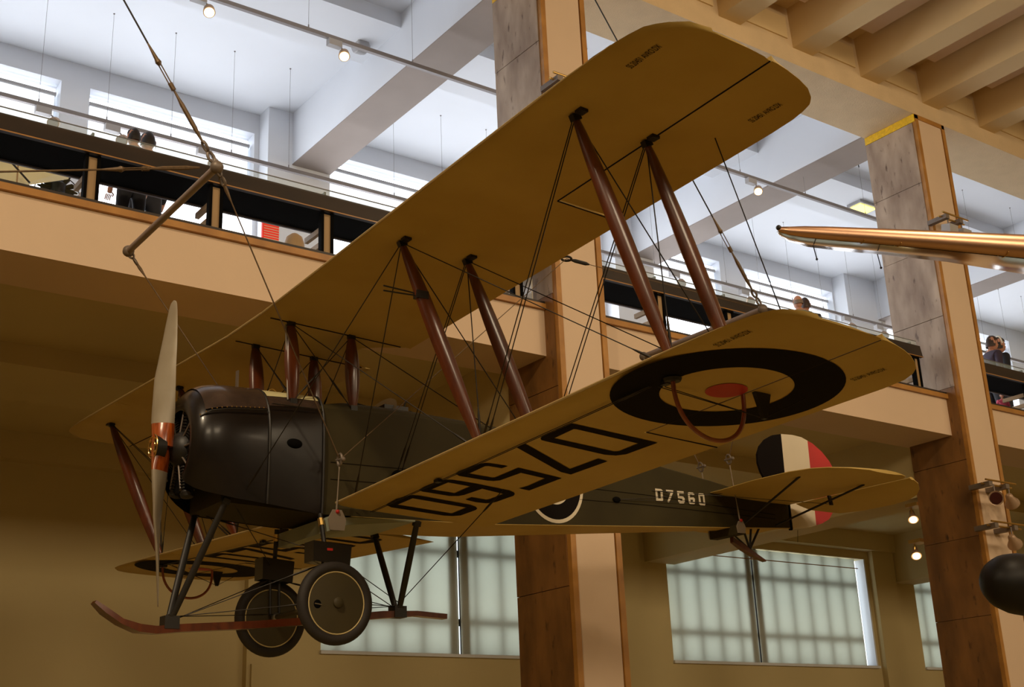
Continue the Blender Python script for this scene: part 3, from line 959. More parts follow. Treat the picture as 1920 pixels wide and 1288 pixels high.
# ---- propeller, blades upright
def blade(sg):
    rings = []
    for r in [1.28 * i / 26 for i in range(25)] + [1.215, 1.24, 1.258, 1.27, 1.278, 1.2805]:
        beta = math.radians(float(np.interp(r, [0, .2, .4, .7, 1.0, 1.28], [62, 56, 40, 27, 19, 15])))
        ch = float(np.interp(r, [0, .10, .18, .35, .6, .85, 1.05, 1.16, 1.23, 1.26, 1.275, 1.28], [.18, .18, .19, .205, .22, .195, .16, .132, .105, .08, .05, .02]))
        th = float(np.interp(r, [0, .1, .2, .5, 1.0, 1.28], [.15, .13, .085, .05, .026, .008]))
        c = V(math.sin(beta), -sg * math.cos(beta), 0)
        nrm = V(math.cos(beta), sg * math.sin(beta), 0)
        o = V(float(np.interp(r, [0, .2, .6, .9, 1.28], [.03, .04, .042, .02, 0.0])), 0, sg * r)
        ring = []
        for k in range(14):
            a = 2 * PI * k / 14
            ring.append(o + c * ch / 2 * math.cos(a) + nrm * th / 2 * math.sin(a) * (1.25 if math.sin(a) > 0 else .55))
        rings.append(ring if sg > 0 else ring[::-1])
    return rings
pr = MB()
for sg in (1, -1):
    rg = blade(sg)
    pr.cur = 1
    k = 5
    pr.loft(rg[:k], caps=True)
    pr.cur = 0
    pr.loft(rg[k - 1:], caps=True)
prop = pr.build('propeller', ['propgrey', 'propwood'], plane, label='two blade propeller painted grey with bare wood hub')
MB().lathe((0.085, 0, 0), (1, 0, 0), [(-.06, .095), (0.02, .10), (.026, .085), (.028, .05), (.02, .02), (.02, .0)], 24).build('hub_plate', 'blackiron', prop)
for k in range(8):
    a = 2 * PI * k / 8
    MB().lathe((0.107, .076 * math.cos(a), .076 * math.sin(a)), (1, 0, 0), [(0, .014), (.012, .014), (.014, .007), (.022, .007)], 6).build('hub_bolt', 'brass', prop)
for rr0, th0 in ((.10, .006), (.045, .008)):
    MB().tube([(.111, rr0 * math.cos(2 * PI * k / 20), rr0 * math.sin(2 * PI * k / 20)) for k in range(20)], th0, 6, closed=True).build('hub_ring', 'brass', prop)

# ---- undercarriage
SK = [(0.508, -1.262), (0.42, -1.33), (0.30, -1.405), (0.16, -1.452), (0.02, -1.462), (-0.2, -1.44), (-0.8, -1.40), (-1.4, -1.345), (-2.0, -1.28), (-2.35, -1.258), (-2.6, -1.272), (-2.66, -1.275)]
rings = []
for i, (x, z) in enumerate(SK):
    j0, j1 = max(i - 1, 0), min(i + 1, len(SK) - 1)
    d = V(SK[j1][0] - SK[j0][0], 0, SK[j1][1] - SK[j0][1])
    d /= np.linalg.norm(d)
    nn = V(-d[2], 0, d[0])
    if nn[2] < 0: nn = -nn
    wd = 0.055 if x > -2.3 else 0.045
    hh = 0.012 if i == 0 else (0.020 if i < 3 else 0.030 if x > -2.3 else .022)
    wd = 0.05 if i == 0 else (0.075 if i < 4 else wd)
    o = V(x, 0, z)
    rings.append([o + nn * hh + V(0, wd, 0), o - nn * hh + V(0, wd, 0), o - nn * hh - V(0, wd, 0), o + nn * hh - V(0, wd, 0)])
MB().loft(rings).build('landing_skid', 'strut', plane, angle=30)
NF, NR = V(-0.10, 0, -1.40), V(-2.17, 0, -1.25)
for sg in (1, -1):
    strut((-0.40, sg * 0.33, -0.45), NF + V(0.0, sg * .03, .02), 0.06, 0.04, 'undercarriage_strut', 'blackiron', plane, ends=.8)
    strut((-2.15, sg * 0.38, -0.515), NR + V(0, sg * .03, .02), 0.065, 0.04, 'undercarriage_strut', 'blackiron', plane, ends=.8)
    # sprung main leg with its black shock-cord casing
    leg = MB().tube([(-1.19, sg * .42, -0.52), (-1.205, sg * .48, -0.80)], 0.02, 8).build('undercarriage_leg', 'blackiron', plane)
    MB().tube([(-1.19, sg * .425, -0.56), (-1.195, sg * .44, -0.62)], 0.026, 8).build('leg_collar', 'brass', leg)
    # the casing: a flat sided box, deeper at the top
    cs_ = [(-1.045, -0.775), (-1.39, -0.80), (-1.375, -0.965), (-1.045, -0.94)] if sg > 0 else [(-1.075, -0.765), (-1.375, -0.79), (-1.36, -0.975), (-1.075, -0.955)]
    MB().prism([(x, sg * .52 - .085, z) for x, z in cs_], (0, 0.17, 0)).build('shock_absorber_casing', 'blackgloss', leg, smooth=False)
    if sg > 0:
        MB().box(-1.215, -1.165, .604, .608, -.852, -.832).build('casing_label', 'red', leg, smooth=False)
    for dx in (0.04, -0.045):
        MB().tube([(-1.215 + dx, sg * .50, -0.9), (-1.225 + dx, sg * .50, -1.262)], 0.013, 8).build('leg_rod', 'blackiron', leg)
    MB().ball((-1.238, sg * .5, -1.272), .04, 10, 6).build('axle_clamp', 'steel', leg)
    # wheel
    wy = sg * 0.6109
    wh = empty('wheel', (-1.238, wy, -1.2726))
    wh.parent = plane
    prof = []
    RT, rt = 0.288, 0.046
    MB().tube([(RT * math.cos(2 * PI * k / 48), 0, RT * math.sin(2 * PI * k / 48)) for k in range(48)], rt, 14, closed=True).build('tyre', 'tyre', wh)
    dsc = MB().lathe((0, -.05, 0), (0, 1, 0), [(-.0, .02), (.0, .03), (.02, .24), (.05, .262), (.08, .24), (.10, .03), (.10, .02)], 40).build('wheel_disc', 'wheel', wh)
    for fs in (1, -1):
        MB().tube([(.247 * math.cos(2 * PI * k / 48), fs * .028, .247 * math.sin(2 * PI * k / 48)) for k in range(48)], .0055, 6, closed=True).build('wheel_rim_line', 'rim', dsc)
    MB().lathe((0, sg * .045, 0), (0, sg, 0), [(0, .045), (.02, .042), (.028, .03), (.03, .012), (.032, .0)], 18).build('hub_cap', 'wheel', wh)
    MB().ball((0.17, sg * .034, -0.015), (.036, .009, .036), 14, 8).build('valve_opening', 'black', wh)
    MB().tube([(0.14, sg * .045, -0.02), (0.20, sg * .043, -0.012)], .005, 6).build('valve_stem', 'steel', wh)
    wire(NF + V(-.05, 0, .03), (-1.22, sg * .5, -.93), r=.004)
    wire(NF + V(-.05, 0, .05), (-1.22, sg * .5, -1.25), r=.004)
    wire(NR + V(.04, 0, .04), (-1.25, sg * .5, -.95), r=.004)
    wire(NR + V(.04, 0, .05), (-1.25, sg * .5, -1.25), r=.004)
    wire((-1.2, sg * .5, -.86), (-.45, -sg * .33, -.46), r=.004)
    wire(NR + V(-.02, 0, .08), V(XL - S2 - .05, sg * YI * .72, zl(XL - S2, YI * .72)), r=.004)
MB().tube([(-1.238, .6, -1.2726), (-1.238, -.6, -1.2726)], .024, 10).build('axle', 'wheel', plane)
for q in (NF, NR):
    MB().obox(q + V(0, 0, 0.0), (.06, 0, 0), (0, .06, 0), (0, 0, .05)).build('skid_bracket', 'blackiron', plane, smooth=False)

# ---- tail
def tail_ring(y, le, te, z_le, z_te, t=.022):
    c = le - te
    top = [(le - c * s, y, z_le + (z_te - z_le) * s + t * (math.sin(PI * min(1, s * 1.0)) ** .6) * .9 + .004) for s in (0, .06, .2, .5, .8, 1)]
    bot = [(le - c * s, y, z_le + (z_te - z_le) * s - t * (math.sin(PI * s) ** .6) * .5 - .002) for s in (1, .8, .5, .2, .06, 0)]
    return top + bot
ZTP = 0.12
tl = [(0.0, -5.98), (.8, -5.90), (1.3, -5.92), (1.52, -6.0), (1.63, -6.12), (1.71, -6.32), (1.75, -6.6)]
ht = [(0.0, -7.27), (1.68, -7.27), (1.75, -7.1)]
te_ = [(.12, -7.55), (.3, -7.78), (.6, -7.84), (1.0, -7.85), (1.25, -7.81), (1.42, -7.73), (1.56, -7.60), (1.66, -7.46), (1.70, -7.33)]
ys = [-1.75, -1.71, -1.63, -1.52, -1.3, -.8, -.3, .3, .8, 1.3, 1.52, 1.63, 1.71, 1.75]
tp = MB().loft([tail_ring(y, interp(abs(y), tl), interp(abs(y), ht), ZTP, ZTP - .005) for y in ys]).build('tailplane', 'linen', plane, angle=50)
for sg in (1, -1):
    rr_ = [tail_ring(sg * y, -7.285, interp(y, te_), ZTP - .01, ZTP - .01 - .12 * (-7.285 - interp(y, te_)) / .6, .016) for y in (.12, .3, .6, 1.0, 1.25, 1.42, 1.56, 1.66, 1.695)]
    MB().loft(rr_).build('elevator', 'linen', plane, angle=50)
    # stays under the tailplane and the elevator horn
    for b0, b1 in ((aY(1392, 984, .14), (-6.16, 1.22, ZTP - .01)), (aY(1455, 985, .05), (-7.1, 1.25, ZTP - .015))):
        MB().tube([(b0[0], sg * abs(b0[1]), b0[2]), (b1[0], sg * b1[1], b1[2])], .012, 8).build('tail_stay', 'blackiron', plane)
    MB().obox((-7.27, sg * .62, ZTP - .02), (.02, 0, 0), (0, .012, 0), (.02, 0, .09)).build('elevator_horn', 'blackiron', plane, smooth=False)
    wire((-7.25, sg * .62, ZTP - .1), (-5.0, sg * .2, 0.05), r=.003, name='elevator_cable')
# rudder in three painted bands
RO = [(-6.95, .356), (-6.88, .46), (-6.847, .56), (-6.85, .66), (-6.90, .76), (-7.0, .85), (-7.12, .91), (-7.26, .94), (-7.45, .95), (-7.6, .94), (-7.78, .885), (-7.93, .80), (-8.04, .70), (-8.105, .60), (-8.125, .48), (-8.12, .36), (-8.085, .22), (-8.02, .10), (-7.93, 0.0), (-7.80, -.06), (-7.6, -.115), (-7.31, -.157), (-7.30, .12), (-7.20, .15), (-7.05, .22)]
def clip(poly, xk, keep_less):
    out = []
    for i in range(len(poly)):
        a, b = poly[i], poly[(i + 1) % len(poly)]
        ia, ib = (a[0] <= xk) == keep_less, (b[0] <= xk) == keep_less
        if ia: out.append(a)
        if ia != ib:
            t = (xk - a[0]) / (b[0] - a[0])
            out.append((xk, a[1] + t * (b[1] - a[1])))
    return out
def slab(poly, m, parent):
    P_ = [(x, -.015, z) for x, z in poly]
    n_ = len(P_)
    mb = MB()
    mb.flat([P_])
    mb.flat([[(x, .015, z) for x, z in poly]])
    mb.add(P_ + [(x, .015, z) for x, z in poly], [(i, (i + 1) % n_, n_ + (i + 1) % n_, n_ + i) for i in range(n_)])
    return mb.build('rudder_stripe', m, parent, smooth=False)
rud = empty('rudder', (0, 0, 0))
rud.parent = plane
slab(clip(RO, -7.262, False), 'navy', rud)
slab(clip(clip(RO, -7.262, True), -7.70, False), 'whitepaint', rud)
slab(clip(RO, -7.70, True), 'red', rud)
MB().tube([(-7.285, 0, -.17), (-7.285, 0, .15)], .022, 8).build('stern_post', 'black', plane)
wire((-7.4, 0, -.16), (-7.38, 0, -.3), r=.003)
# tail skid
sk0, sk1 = aY(1372, 1012, 0), aY(1433, 1052, 0)
pts = [sk0, sk0 * .7 + sk1 * .3 + V(0, 0, -.01), sk0 * .35 + sk1 * .65 + V(0, 0, -.012), sk1]
MB().loft([[p + V(0, wd, h), p + V(0, -wd, h), p + V(0, -wd, -h), p + V(0, wd, -h)] for p, wd, h in zip(pts, (.025, .035, .035, .03), (.03, .03, .022, .008))]).build('tail_skid', 'strut', plane, angle=30)
nk = aY(1406, 1030, 0)
for u, v in ((1392, 988), (1408, 988), (1424, 988)):
    MB().tube([aY(u, v, 0), nk], .013, 8).build('tail_skid_strut', 'blackiron', plane)
MB().tube([aY(1377, 1004, 0), nk], .01, 8).build('tail_skid_spring', 'blackiron', plane)

# ---- wind-driven pump and small fittings ahead of the windscreen
pm = V(-0.78, -0.16, 0.62)
pump = MB().lathe(pm, (1, 0, 0), [(-.06, .02), (-.05, .035), (.05, .035), (.08, .015), (.12, .015)], 12).build('wind_pump', 'brass', plane)
MB().obox(pm + V(.12, 0, .09), (.006, 0, 0), (0, .022, .0), (0, 0, .085)).obox(pm + V(.12, 0, -.09), (.006, 0, 0), (0, .022, 0), (0, 0, .085)).build('pump_blade', 'galv', pump, smooth=False)
MB().tube([pm, pm + V(-.05, .0, -.1)], .012, 6).build('pump_stalk', 'blackiron', pump)
MB().tube([V(-.90, .05, .54) + V(-.05 * math.cos(a), 0, .07 * math.sin(a)) for a in np.linspace(0, PI, 10)], .005, 6).build('filler_handle', 'brass', plane)
# cream belly panel under the engine bay and lower wing roots
MB().add([(-1.38, .40, -.53), (-2.12, .40, -.50), (-2.12, -.40, -.50), (-1.38, -.40, -.53), (-1.38, .40, -.60), (-2.12, .40, -.515), (-2.12, -.40, -.515), (-1.38, -.40, -.60)],
         [(0, 1, 2, 3), (7, 6, 5, 4), (0, 4, 5, 1), (1, 5, 6, 2), (2, 6, 7, 3), (3, 7, 4, 0)]).build('belly_panel', 'palegreen', plane, smooth=False)

# ================================================================== SUSPENSION
def H(*p): return to_hall(p)
def link_chain(mb, p, q, L=0.075, r=0.008):
    d = q - p
    n_ = max(1, int(np.linalg.norm(d) / (L * .8)))
    a, b, e = frame_of(d)
    for i in range(n_):
        c = p + d * (i + .5) / n_
        s_ = a if i % 2 else b
        mb.tube([c + e * L * .5 * math.cos(t) + s_ * L * .28 * math.sin(t) for t in [2 * PI * k / 12 for k in range(12)]], r, 6, closed=True)
def fitting(mb, p, d, s=1.0):
    """cable socket, link, and turnbuckle running from p along d; returns the end"""
    a, b, d = frame_of(d)
    mb.tube([p, p + d * .16 * s, p + d * .19 * s, p + d * .22 * s], [.007, .018, .026, .014], 10)
    for k in (-1, 1):
        mb.tube([p + d * .2 * s + a * k * .018, p + d * .44 * s + a * k * .018], .005, 6)
    mb.tube([p + d * .40 * s, p + d * .47 * s], .02, 8)
    mb.tube([p + d * .47 * s, p + d * .55 * s, p + d * .62 * s, p + d * .86 * s, p + d * .93 * s, p + d * 1.0 * s], [.008, .012, .019, .019, .012, .008], 8)
    return p + d * 1.0 * s
def ray_at_Y(u, v, y): return onY(u, v, y)

def rig(label, ax, half, az, low, shackle_z, up_px, beam_x, beam_half, beam_z):
    A_, B_ = H(ax, half, az), H(ax, -half, az)
    root = empty('suspension_rig', (A_ + B_) / 2, label, 'hanging rig')
    o = np.array(root.location)
    def bl(mb, name, m, parent=root):
        mb.v = [tuple(np.array(v) - o) for v in mb.v]
        return mb.build(name, m, parent)
    d = (A_ - B_) / np.linalg.norm(A_ - B_)
    bl(MB().tube([B_ - d * .02, A_ + d * .02], .032, 14), 'spreader_bar', 'spreader')
    for e in (A_, B_):
        bl(MB().ball(e, .055, 12, 8), 'spreader_end', 'galv')
    # main cables to the ceiling
    for e, px in ((A_, up_px),):
        if px is not None:
            q = ray_at_Y(px[0], px[1], e[1])
            dr = q - e
        top = e + dr * (13.54 - e[2]) / dr[2]
        u_ = (top - e) / np.linalg.norm(top - e)
        mb = MB()
        link_chain(mb, e + u_ * .04, e + u_ * .24, .09, .012)
        bl(mb, 'chain', 'galv')
        mb = MB()
        fitting(mb, e + u_ * 1.12, -u_, .9)
        bl(mb, 'turnbuckle', 'cable')
        bl(MB().tube([e + u_ * 1.12, top], .0075, 8), 'lifting_cable', 'wire')
    for sg, e in ((1, A_), (-1, B_)):
        sh = H(low[0], sg * low[1], shackle_z)
        pl = H(beam_x, sg * beam_half, beam_z + .085)
        dn = (sh - e) / np.linalg.norm(sh - e)
        mb = MB()
        link_chain(mb, e, e + dn * .16, .08, .011)
        bl(mb, 'chain', 'galv')
        bl(MB().tube([e + dn * .15, e + dn * .2, e + dn * .3, sh - dn * .03], [.012, .016, .006, .006], 8), 'drop_cable', 'cable')
        mb = MB()
        a, b, c = frame_of(pl - sh)
        mb.tube([sh + a * .035 * math.cos(t) + c * .05 * math.sin(t) for t in [2 * PI * k / 14 for k in range(14)]], .011, 6, closed=True)
        mb.tube([sh - a * .06, sh + a * .06], .012, 6)
        mb.ball(sh - a * .06, .02, 8, 6)
        bl(mb, 'shackle', 'galv')
        dd = pl - sh
        bl(MB().tube([sh + dd * .1, sh + dd * .2, sh + dd * .75, sh + dd * .85, pl], [.009, .005, .005, .009, .007], 8), 'drop_link', 'whiteplate')
        bx, by = H(beam_x, sg * beam_half, beam_z) , None
        ex = A @ V(1, 0, 0); ey = A @ V(0, 1, 0); ez = A @ V(0, 0, 1)
        c0 = H(beam_x, sg * (beam_half + .01), beam_z)
        pts = [c0 + ex * x + ez * z for x, z in ((-.10, -.12), (.10, -.12), (.125, .02), (.06, .14), (-.06, .14), (-.125, .02))]
        pts = [c0 + (p_ - c0) * (.5 if beam_half < .4 else .66) for p_ in pts]
        bl(MB().prism([p_ - ey * .008 for p_ in pts], ey * .016), 'lifting_plate', 'whiteplate')
        bl(MB().ball(pl - ez * .01 + ey * .02 * sg, .018, 8, 6), 'plate_bolt', 'red')
    ex = A @ V(1, 0, 0); ey = A @ V(0, 1, 0); ez = A @ V(0, 0, 1)
    hb = .05 if beam_half < .4 else .06
    bl(MB().obox(H(beam_x, 0, beam_z - .02), ex * .055, ey * beam_half, ez * hb), 'cradle_beam', 'palegreen' if beam_half > .4 else 'olive')
    return root, o, bl
r1, o1, bl1 = rig('front spreader bar with chains and cables above the engine cowling', 0.082, 1.041, 2.076, (-1.30, .55), -.076, (232, 0), -1.30, .50, -.585)
# stay running forward from the port end
A_ = H(0.082, 1.041, 2.076)
q = onY(0, 322, A_[1])
dr = (q - A_) / np.linalg.norm(q - A_)
mb = MB()
fitting(mb, A_ + dr * .95, -dr, .8)
bl1(mb, 'turnbuckle', 'cable')
end = A_ + dr * ((X0 + .02 - A_[0]) / dr[0])
bl1(MB().tube([A_ + dr * .95, end], .008, 8), 'stay_cable', 'cable')
r2, o2, bl2 = rig('rear spreader bar with chains and cables above the tail', -6.119, .975, 1.973, (-6.18, .22), .49, (1300, 340), -6.28, .21, -.245)
hk = H(*aY(1062, 485, .6))
sh1 = H(-1.30, .55, -.076)
A2 = H(-6.119, .975, 1.973)
for p_, q_ in ((sh1, hk), (hk, A2)):
    bl2(MB().tube([p_, q_], .0038, 8), 'stay_cable', 'cable')
mb = MB()
dv = (A2 - hk) / np.linalg.norm(A2 - hk)
a_, b_, c_ = frame_of(dv)
mb.tube([hk + a_ * .05 * math.cos(t) + dv * .05 * math.sin(t) for t in [2 * PI * k / 14 for k in range(14)]], .012, 6, closed=True)
mb.tube([hk + dv * .05, hk + dv * .1, hk + dv * .22, hk + dv * .26], [.01, .02, .02, .008], 8)
bl2(mb, 'stay_shackle', 'blackiron')

# ================================================================== GALLERY FURNITURE
# display desks along the gallery edge, one table per bay, with frames every 1.45 m
DZ0, DZ1, DY0, DY1 = 8.40, 8.60, 12.80, 13.62
def desk(x0, x1, posts, label):
    t = empty('display_desk', (x0, DY0, 7.77), label, 'desk', 'display desks along the gallery edge')
    L = x1 - x0
    z0, z1 = DZ0 - 7.77, DZ1 - 7.77
    dp = DY1 - DY0
    MB().add([(0, .05, z0 + .01), (L, .05, z0 + .01), (L, dp, z0 + .07), (0, dp, z0 + .07), (0, .05, z1 - .01), (L, .05, z1 - .01), (L, dp, z1 - .01), (0, dp, z1 - .01)], [(0, 3, 2, 1), (4, 5, 6, 7), (0, 1, 5, 4), (2, 3, 7, 6), (0, 4, 7, 3), (1, 2, 6, 5)]).build('underside_panel', 'black', t, smooth=False)
    MB().add([(0, 0, z0 + .0), (L, 0, z0), (L, 0.06, z0), (0, .06, z0), (0, .03, z1), (L, .03, z1), (L, .09, z1), (0, .09, z1)], [(0, 1, 5, 4), (3, 7, 6, 2), (0, 3, 2, 1), (4, 5, 6, 7), (0, 4, 7, 3), (1, 2, 6, 5)]).build('front_apron', 'darkwood', t, smooth=False)
    MB().box(0, L, -.012, 0.0, z0 - .004, z0 + .008).build('edge_strip', 'gold', t, smooth=False)
    MB().box(0, L, .03, dp, z1, z1 + .02).build('desk_top', 'darkwood', t, smooth=False)
    MB().box(0, L, dp - .03, dp, z0 + .045, z0 + .08).build('rear_rail', 'greytrack', t, smooth=False)
    for px in posts:
        x = px - x0
        MB().box(x - .05, x + .05, .075, .10, .03, z0 - .02).build('post_face', 'palewood', t, smooth=False)
        MB().box(x - .085, x - .05, .05, .13, .0, z0).box(x + .05, x + .085, .05, .13, .0, z0).build('post_cheek', 'black', t, smooth=False)
        MB().box(x - .03, x + .03, .60, .64, .0, .28).build('rear_leg', 'palewood', t, smooth=False)
        for z in (.22, .42):
            MB().box(x - .025, x + .025, .12, .62, z, z + .07).build('side_rail', 'palewood', t, smooth=False)
        MB().box(x - .012, x + .012, .12, .30, z1 + .02, z1 + .11).build('glass_clip', 'darkwood', t, smooth=False)
    g = MB().box(0, L, .10, .112, z1 + .0, z1 + .135).build('glass_guard', 'glass', t, smooth=False)
    MB().box(0, L, .098, .114, z1 + .13, z1 + .138).build('glass_top_edge', 'greytrack', t, smooth=False)
    return t
desk(2.1, 9.95, [2.48, 3.93, 5.385, 6.845, 8.3, 9.75], 'dark display desk on the gallery left of the middle pillar')
desk(10.97, 18.55, [12.38, 13.83, 15.28, 16.73, 18.42], 'dark display desk on the gallery between the two pillars')
desk(19.89, 27.88, [21.8, 23.25, 24.7, 26.15], 'dark display desk on the gallery past the right pillar')
# clear guard screen beside the middle pillar
MB().box(9.955, 9.975, 12.82, 13.6, 7.84, 8.75).build('glass_screen', 'perspex', label='clear upright screen closing the desk end beside the middle pillar', cat='screen')

# exhibits standing on the gallery, glimpsed under the desks
def exhibit_panel(u0, u1, vv, y, z0, z1, name, m, label, cat):
    a, b = onY(u0, vv, y), onY(u1, vv, y)
    e = empty(name, (a[0], y, 7.75), label, cat)
    w_ = b[0] - a[0]
    MB().box(0, w_, 0, .04, z0 - 7.75, z1 - 7.75).build('board', m, e, smooth=False)
    for x in (0.03, w_ - .06):
        MB().box(x, x + .03, .04, .07, 0, z1 - 7.8).build('leg', 'greytrack', e, smooth=False)
    return e
rp = exhibit_panel(492, 523, 440, 15.2, 8.93, 9.6, 'text_panel', 'redpanel', 'red text panel with white lines of writing under the left desk', 'sign')
for i in range(15):
    L_ = .30 - .06 * ((i * 7) % 5) / 5
    MB().box(.02, .02 + min(L_, .24), -.004, -.001, 1.22 + i * .038, 1.229 + i * .038).build('text_line', 'whitepaint', rp, smooth=False)
pw = empty('model_wing', onY(0, 318, 14.8), 'cream fabric wing panel on display at the far left of the gallery', 'model wing')
c = np.array(pw.location)
pp = [onY(-60, 290, 14.8), onY(135, 318, 14.8), onY(128, 336, 14.6), onY(20, 352, 14.5), onY(-60, 352, 14.5)]
MB().prism([p - c for p in pp], (0, .05, .03)).build('wing_skin', 'clearpanel', pw, smooth=False)
MB().tube([onY(22, 305, 14.45) - c, onY(56, 343, 14.4) - c], .012, 6).build('strut', 'blackiron', pw)
MB().tube([onY(34, 308, 14.45) - c, onY(31, 350, 14.4) - c], .010, 6).build('strut', 'palewood', pw)
MB().tube([V(0, .1, 0), V(0, .1, 7.76 - c[2])], .02, 8).build('stand', 'steel', pw)
eg = empty('display_engine', onY(108, 352, 14.9), 'dark rotary engine on display under the left desk', 'engine')
c = np.array(eg.location)
MB().lathe((0, 0, -.08), (0, 0, 1), [(0, .09), (.12, .1), (.16, .06), (.22, .05), (.28, .015)], 14).build('crankcase', 'blackiron', eg)
for k in range(7):
    a = PI * (k / 6)
    MB().lathe((0, 0, -.02), (math.cos(a), 0, math.sin(a) * .8), [(.08, .03), (.2, .035), (.21, .02), (.25, .01)], 8).build('cylinder', 'olive', eg)
MB().tube([(.28 * math.cos(a), 0, -.08 + .26 * math.sin(a)) for a in np.linspace(0, PI, 16)], .007, 6).build('ignition_ring', 'blackiron', eg)
MB().tube([(0, 0, -.08), (0, 0, 7.76 - c[2])], .05, 8).build('stand', 'greytrack', eg)
bd = empty('bell_display', onY(552, 452, 14.6), 'domed yellow brown exhibit under the desk beside the red panel', 'exhibit')
MB().lathe((0, 0, -.15), (0, 0, 1), [(0, .14), (.1, .14), (.2, .11), (.25, .05), (.27, .01)], 16).build('dome', 'palewood', bd)
MB().lathe((0, 0, -.2), (0, 0, -1), [(0, .12), (.3, .12), (.3, .02), (.65 + (onY(552, 452, 14.6)[2] - 8.6), .02)], 12).build('stand', 'greytrack', bd)

# ================================================================== LIGHTING TRACKS AND SPOTS
def track(y, z, x0, x1, hx, label, zc):
    t = empty('lighting_track', (x0, y, z), label, 'track')
    MB().box(0, x1 - x0, -.03, .03, -.035, .035).build('rail', 'greytrack', t, smooth=False)
    for x in hx:
        MB().tube([(x - x0, 0, .03), (x - x0, 0, zc - z)], .0032, 5).tube([(x - x0, 0, .03), (x - x0, 0, .10)], .010, 6).ball((x - x0, 0, zc - z), .018, 8, 5).build('hanger_wire', 'greytrack', t)
    return t
track(19.0, 12.31, X0 + .2, X1 - .2, [5.98 - 1.113 * 2 + 1.113 * i for i in range(30) if not (10.0 < 5.98 + 1.113 * (i - 2) < 11.0 or 18.9 < 5.98 + 1.113 * (i - 2) < 19.95)], 'long grey lighting track hung low in front of the upper windows', ZC)
zt2 = onY(640, 77, 15.5)[2]
track(15.5, zt2, X0 + .2, X1 - .2, [6.0 + 1.9 * i for i in range(14)], 'long grey lighting track hung high above the gallery edge', ZC)
def spot(loc, aim, lit, label, s=1.0, group='track spotlights'):
    t = empty('spotlight', loc, label, 'spotlight', group)
    a = np.array(aim, float)
    a /= np.linalg.norm(a)
    MB().box(-.16 * s, .16 * s, -.07 * s, .07 * s, -.20 * s, -.037).build('driver_box', 'lampwhite', t, smooth=False)
    hp = V(-.02, -.02, -.34) * s + V(.25 * s, 0, 0)
    MB().tube([V(.1 * s, 0, -.12 * s), V(.2 * s, 0, -.2 * s), hp], .018 * s, 6).build('arm', 'greytrack', t)
    MB().lathe(hp - a * .12 * s, a, [(0, .06 * s), (.03 * s, .11 * s), (.2 * s, .125 * s), (.2 * s, .105 * s)], 18).build('lamp_head', 'lampbody', t)
    MB().lathe(hp + a * .083 * s, a, [(0, .105 * s), (.012 * s, .105 * s), (.012 * s, 0.001)], 18).build('lamp_face', 'lit' if lit else 'lampwhite', t)
    return t
tocam = lambda p: (CAM - np.array(p)) / np.linalg.norm(CAM - np.array(p))
for (u, v), lb in (((372, 2), 'lit spotlight near the top left on the high track'), ((627, 82), 'lit spotlight beside the loudspeaker on the high track'), ((1408, 340), 'lit spotlight below the upper wing tip on the high track')):
    p = onY(u, v, 15.5)
    spot((p[0], 15.5, zt2), tocam(p) + V(0.1, .1, -.5), True, lb, .72, 'lit spotlights on the high track')
for xx, lb in ((4.95, 'spotlight box on the low track at the far left'), (6.08, 'spotlight box on the low track left of the visitors'), (7.70, 'spotlight box on the low track behind the front hanging chain'), (16.0, 'spotlight box on the low track hidden behind the wing struts'), (18.8, 'spotlight box on the low track behind the rear outer strut'), (21.0, 'spotlight box on the low track behind the rear hanging chain'), (24.6, 'spotlight box on the low track right of the bald visitor'), (25.85, 'spotlight box on the low track nearest the right pillar')):
    spot((xx, 19.0, 12.31), (-.4, -.6, -.6), False, lb, .78, 'unlit spotlights on the low track')
# emergency light, loudspeaker and sensor on the gallery ceiling
p = onZ(1618, 385, 14.12)
em = empty('ceiling_light', (p[0], p[1], 14.12), 'yellow glowing rectangular ceiling light left of the right pillar', 'ceiling light')
MB().box(-.34, .34, -.2, .2, -.07, 0).build('housing', 'lampwhite', em, smooth=False)
MB().box(-.28, .28, -.14, .14, -.085, -.07).build('diffuser', 'litcool', em, smooth=False)
p = onX(704, 92, 10.1)
sp = empty('loudspeaker', (p[0] - .06, p[1], p[2]), 'pale grey loudspeaker fixed to the side of the gallery cross beam', 'loudspeaker')
MB().lathe((-.22, 0, -.03), (1, 0, .12), [(-.14, .13), (-.12, .15), (.0, .16), (.06, .15), (.14, .06)], 18).build('horn', 'lampwhite', sp)
MB().tube([(-.08, 0, .02), (.06, .0, .08)], .02, 8).build('bracket', 'greytrack', sp)
p = onZ(1605, 283, 14.0)
hs = empty('hanging_sensor', p, 'small black fitting hanging from the gallery ceiling beside the right pillar', 'sensor')
MB().ball((0, 0, -.1), (.07, .07, .1), 10, 8).build('head', 'blackiron', hs)
MB().tube([(0, 0, -.02), (0, 0, ZC - p[2])], .012, 6).tube([(0, 0, -.15), (0.02, 0, -.38)], .012, 6).build('stem', 'blackiron', hs)
p = onZ(1360, 417, ZC)
MB().lathe((p[0], p[1], ZC), (0, 0, -1), [(0, .16), (.03, .16), (.09, .06), (.1, .01)], 14).build('smoke_detector', 'lampwhite', label='small white smoke detector on the gallery ceiling beside the yellow light', cat='detector')

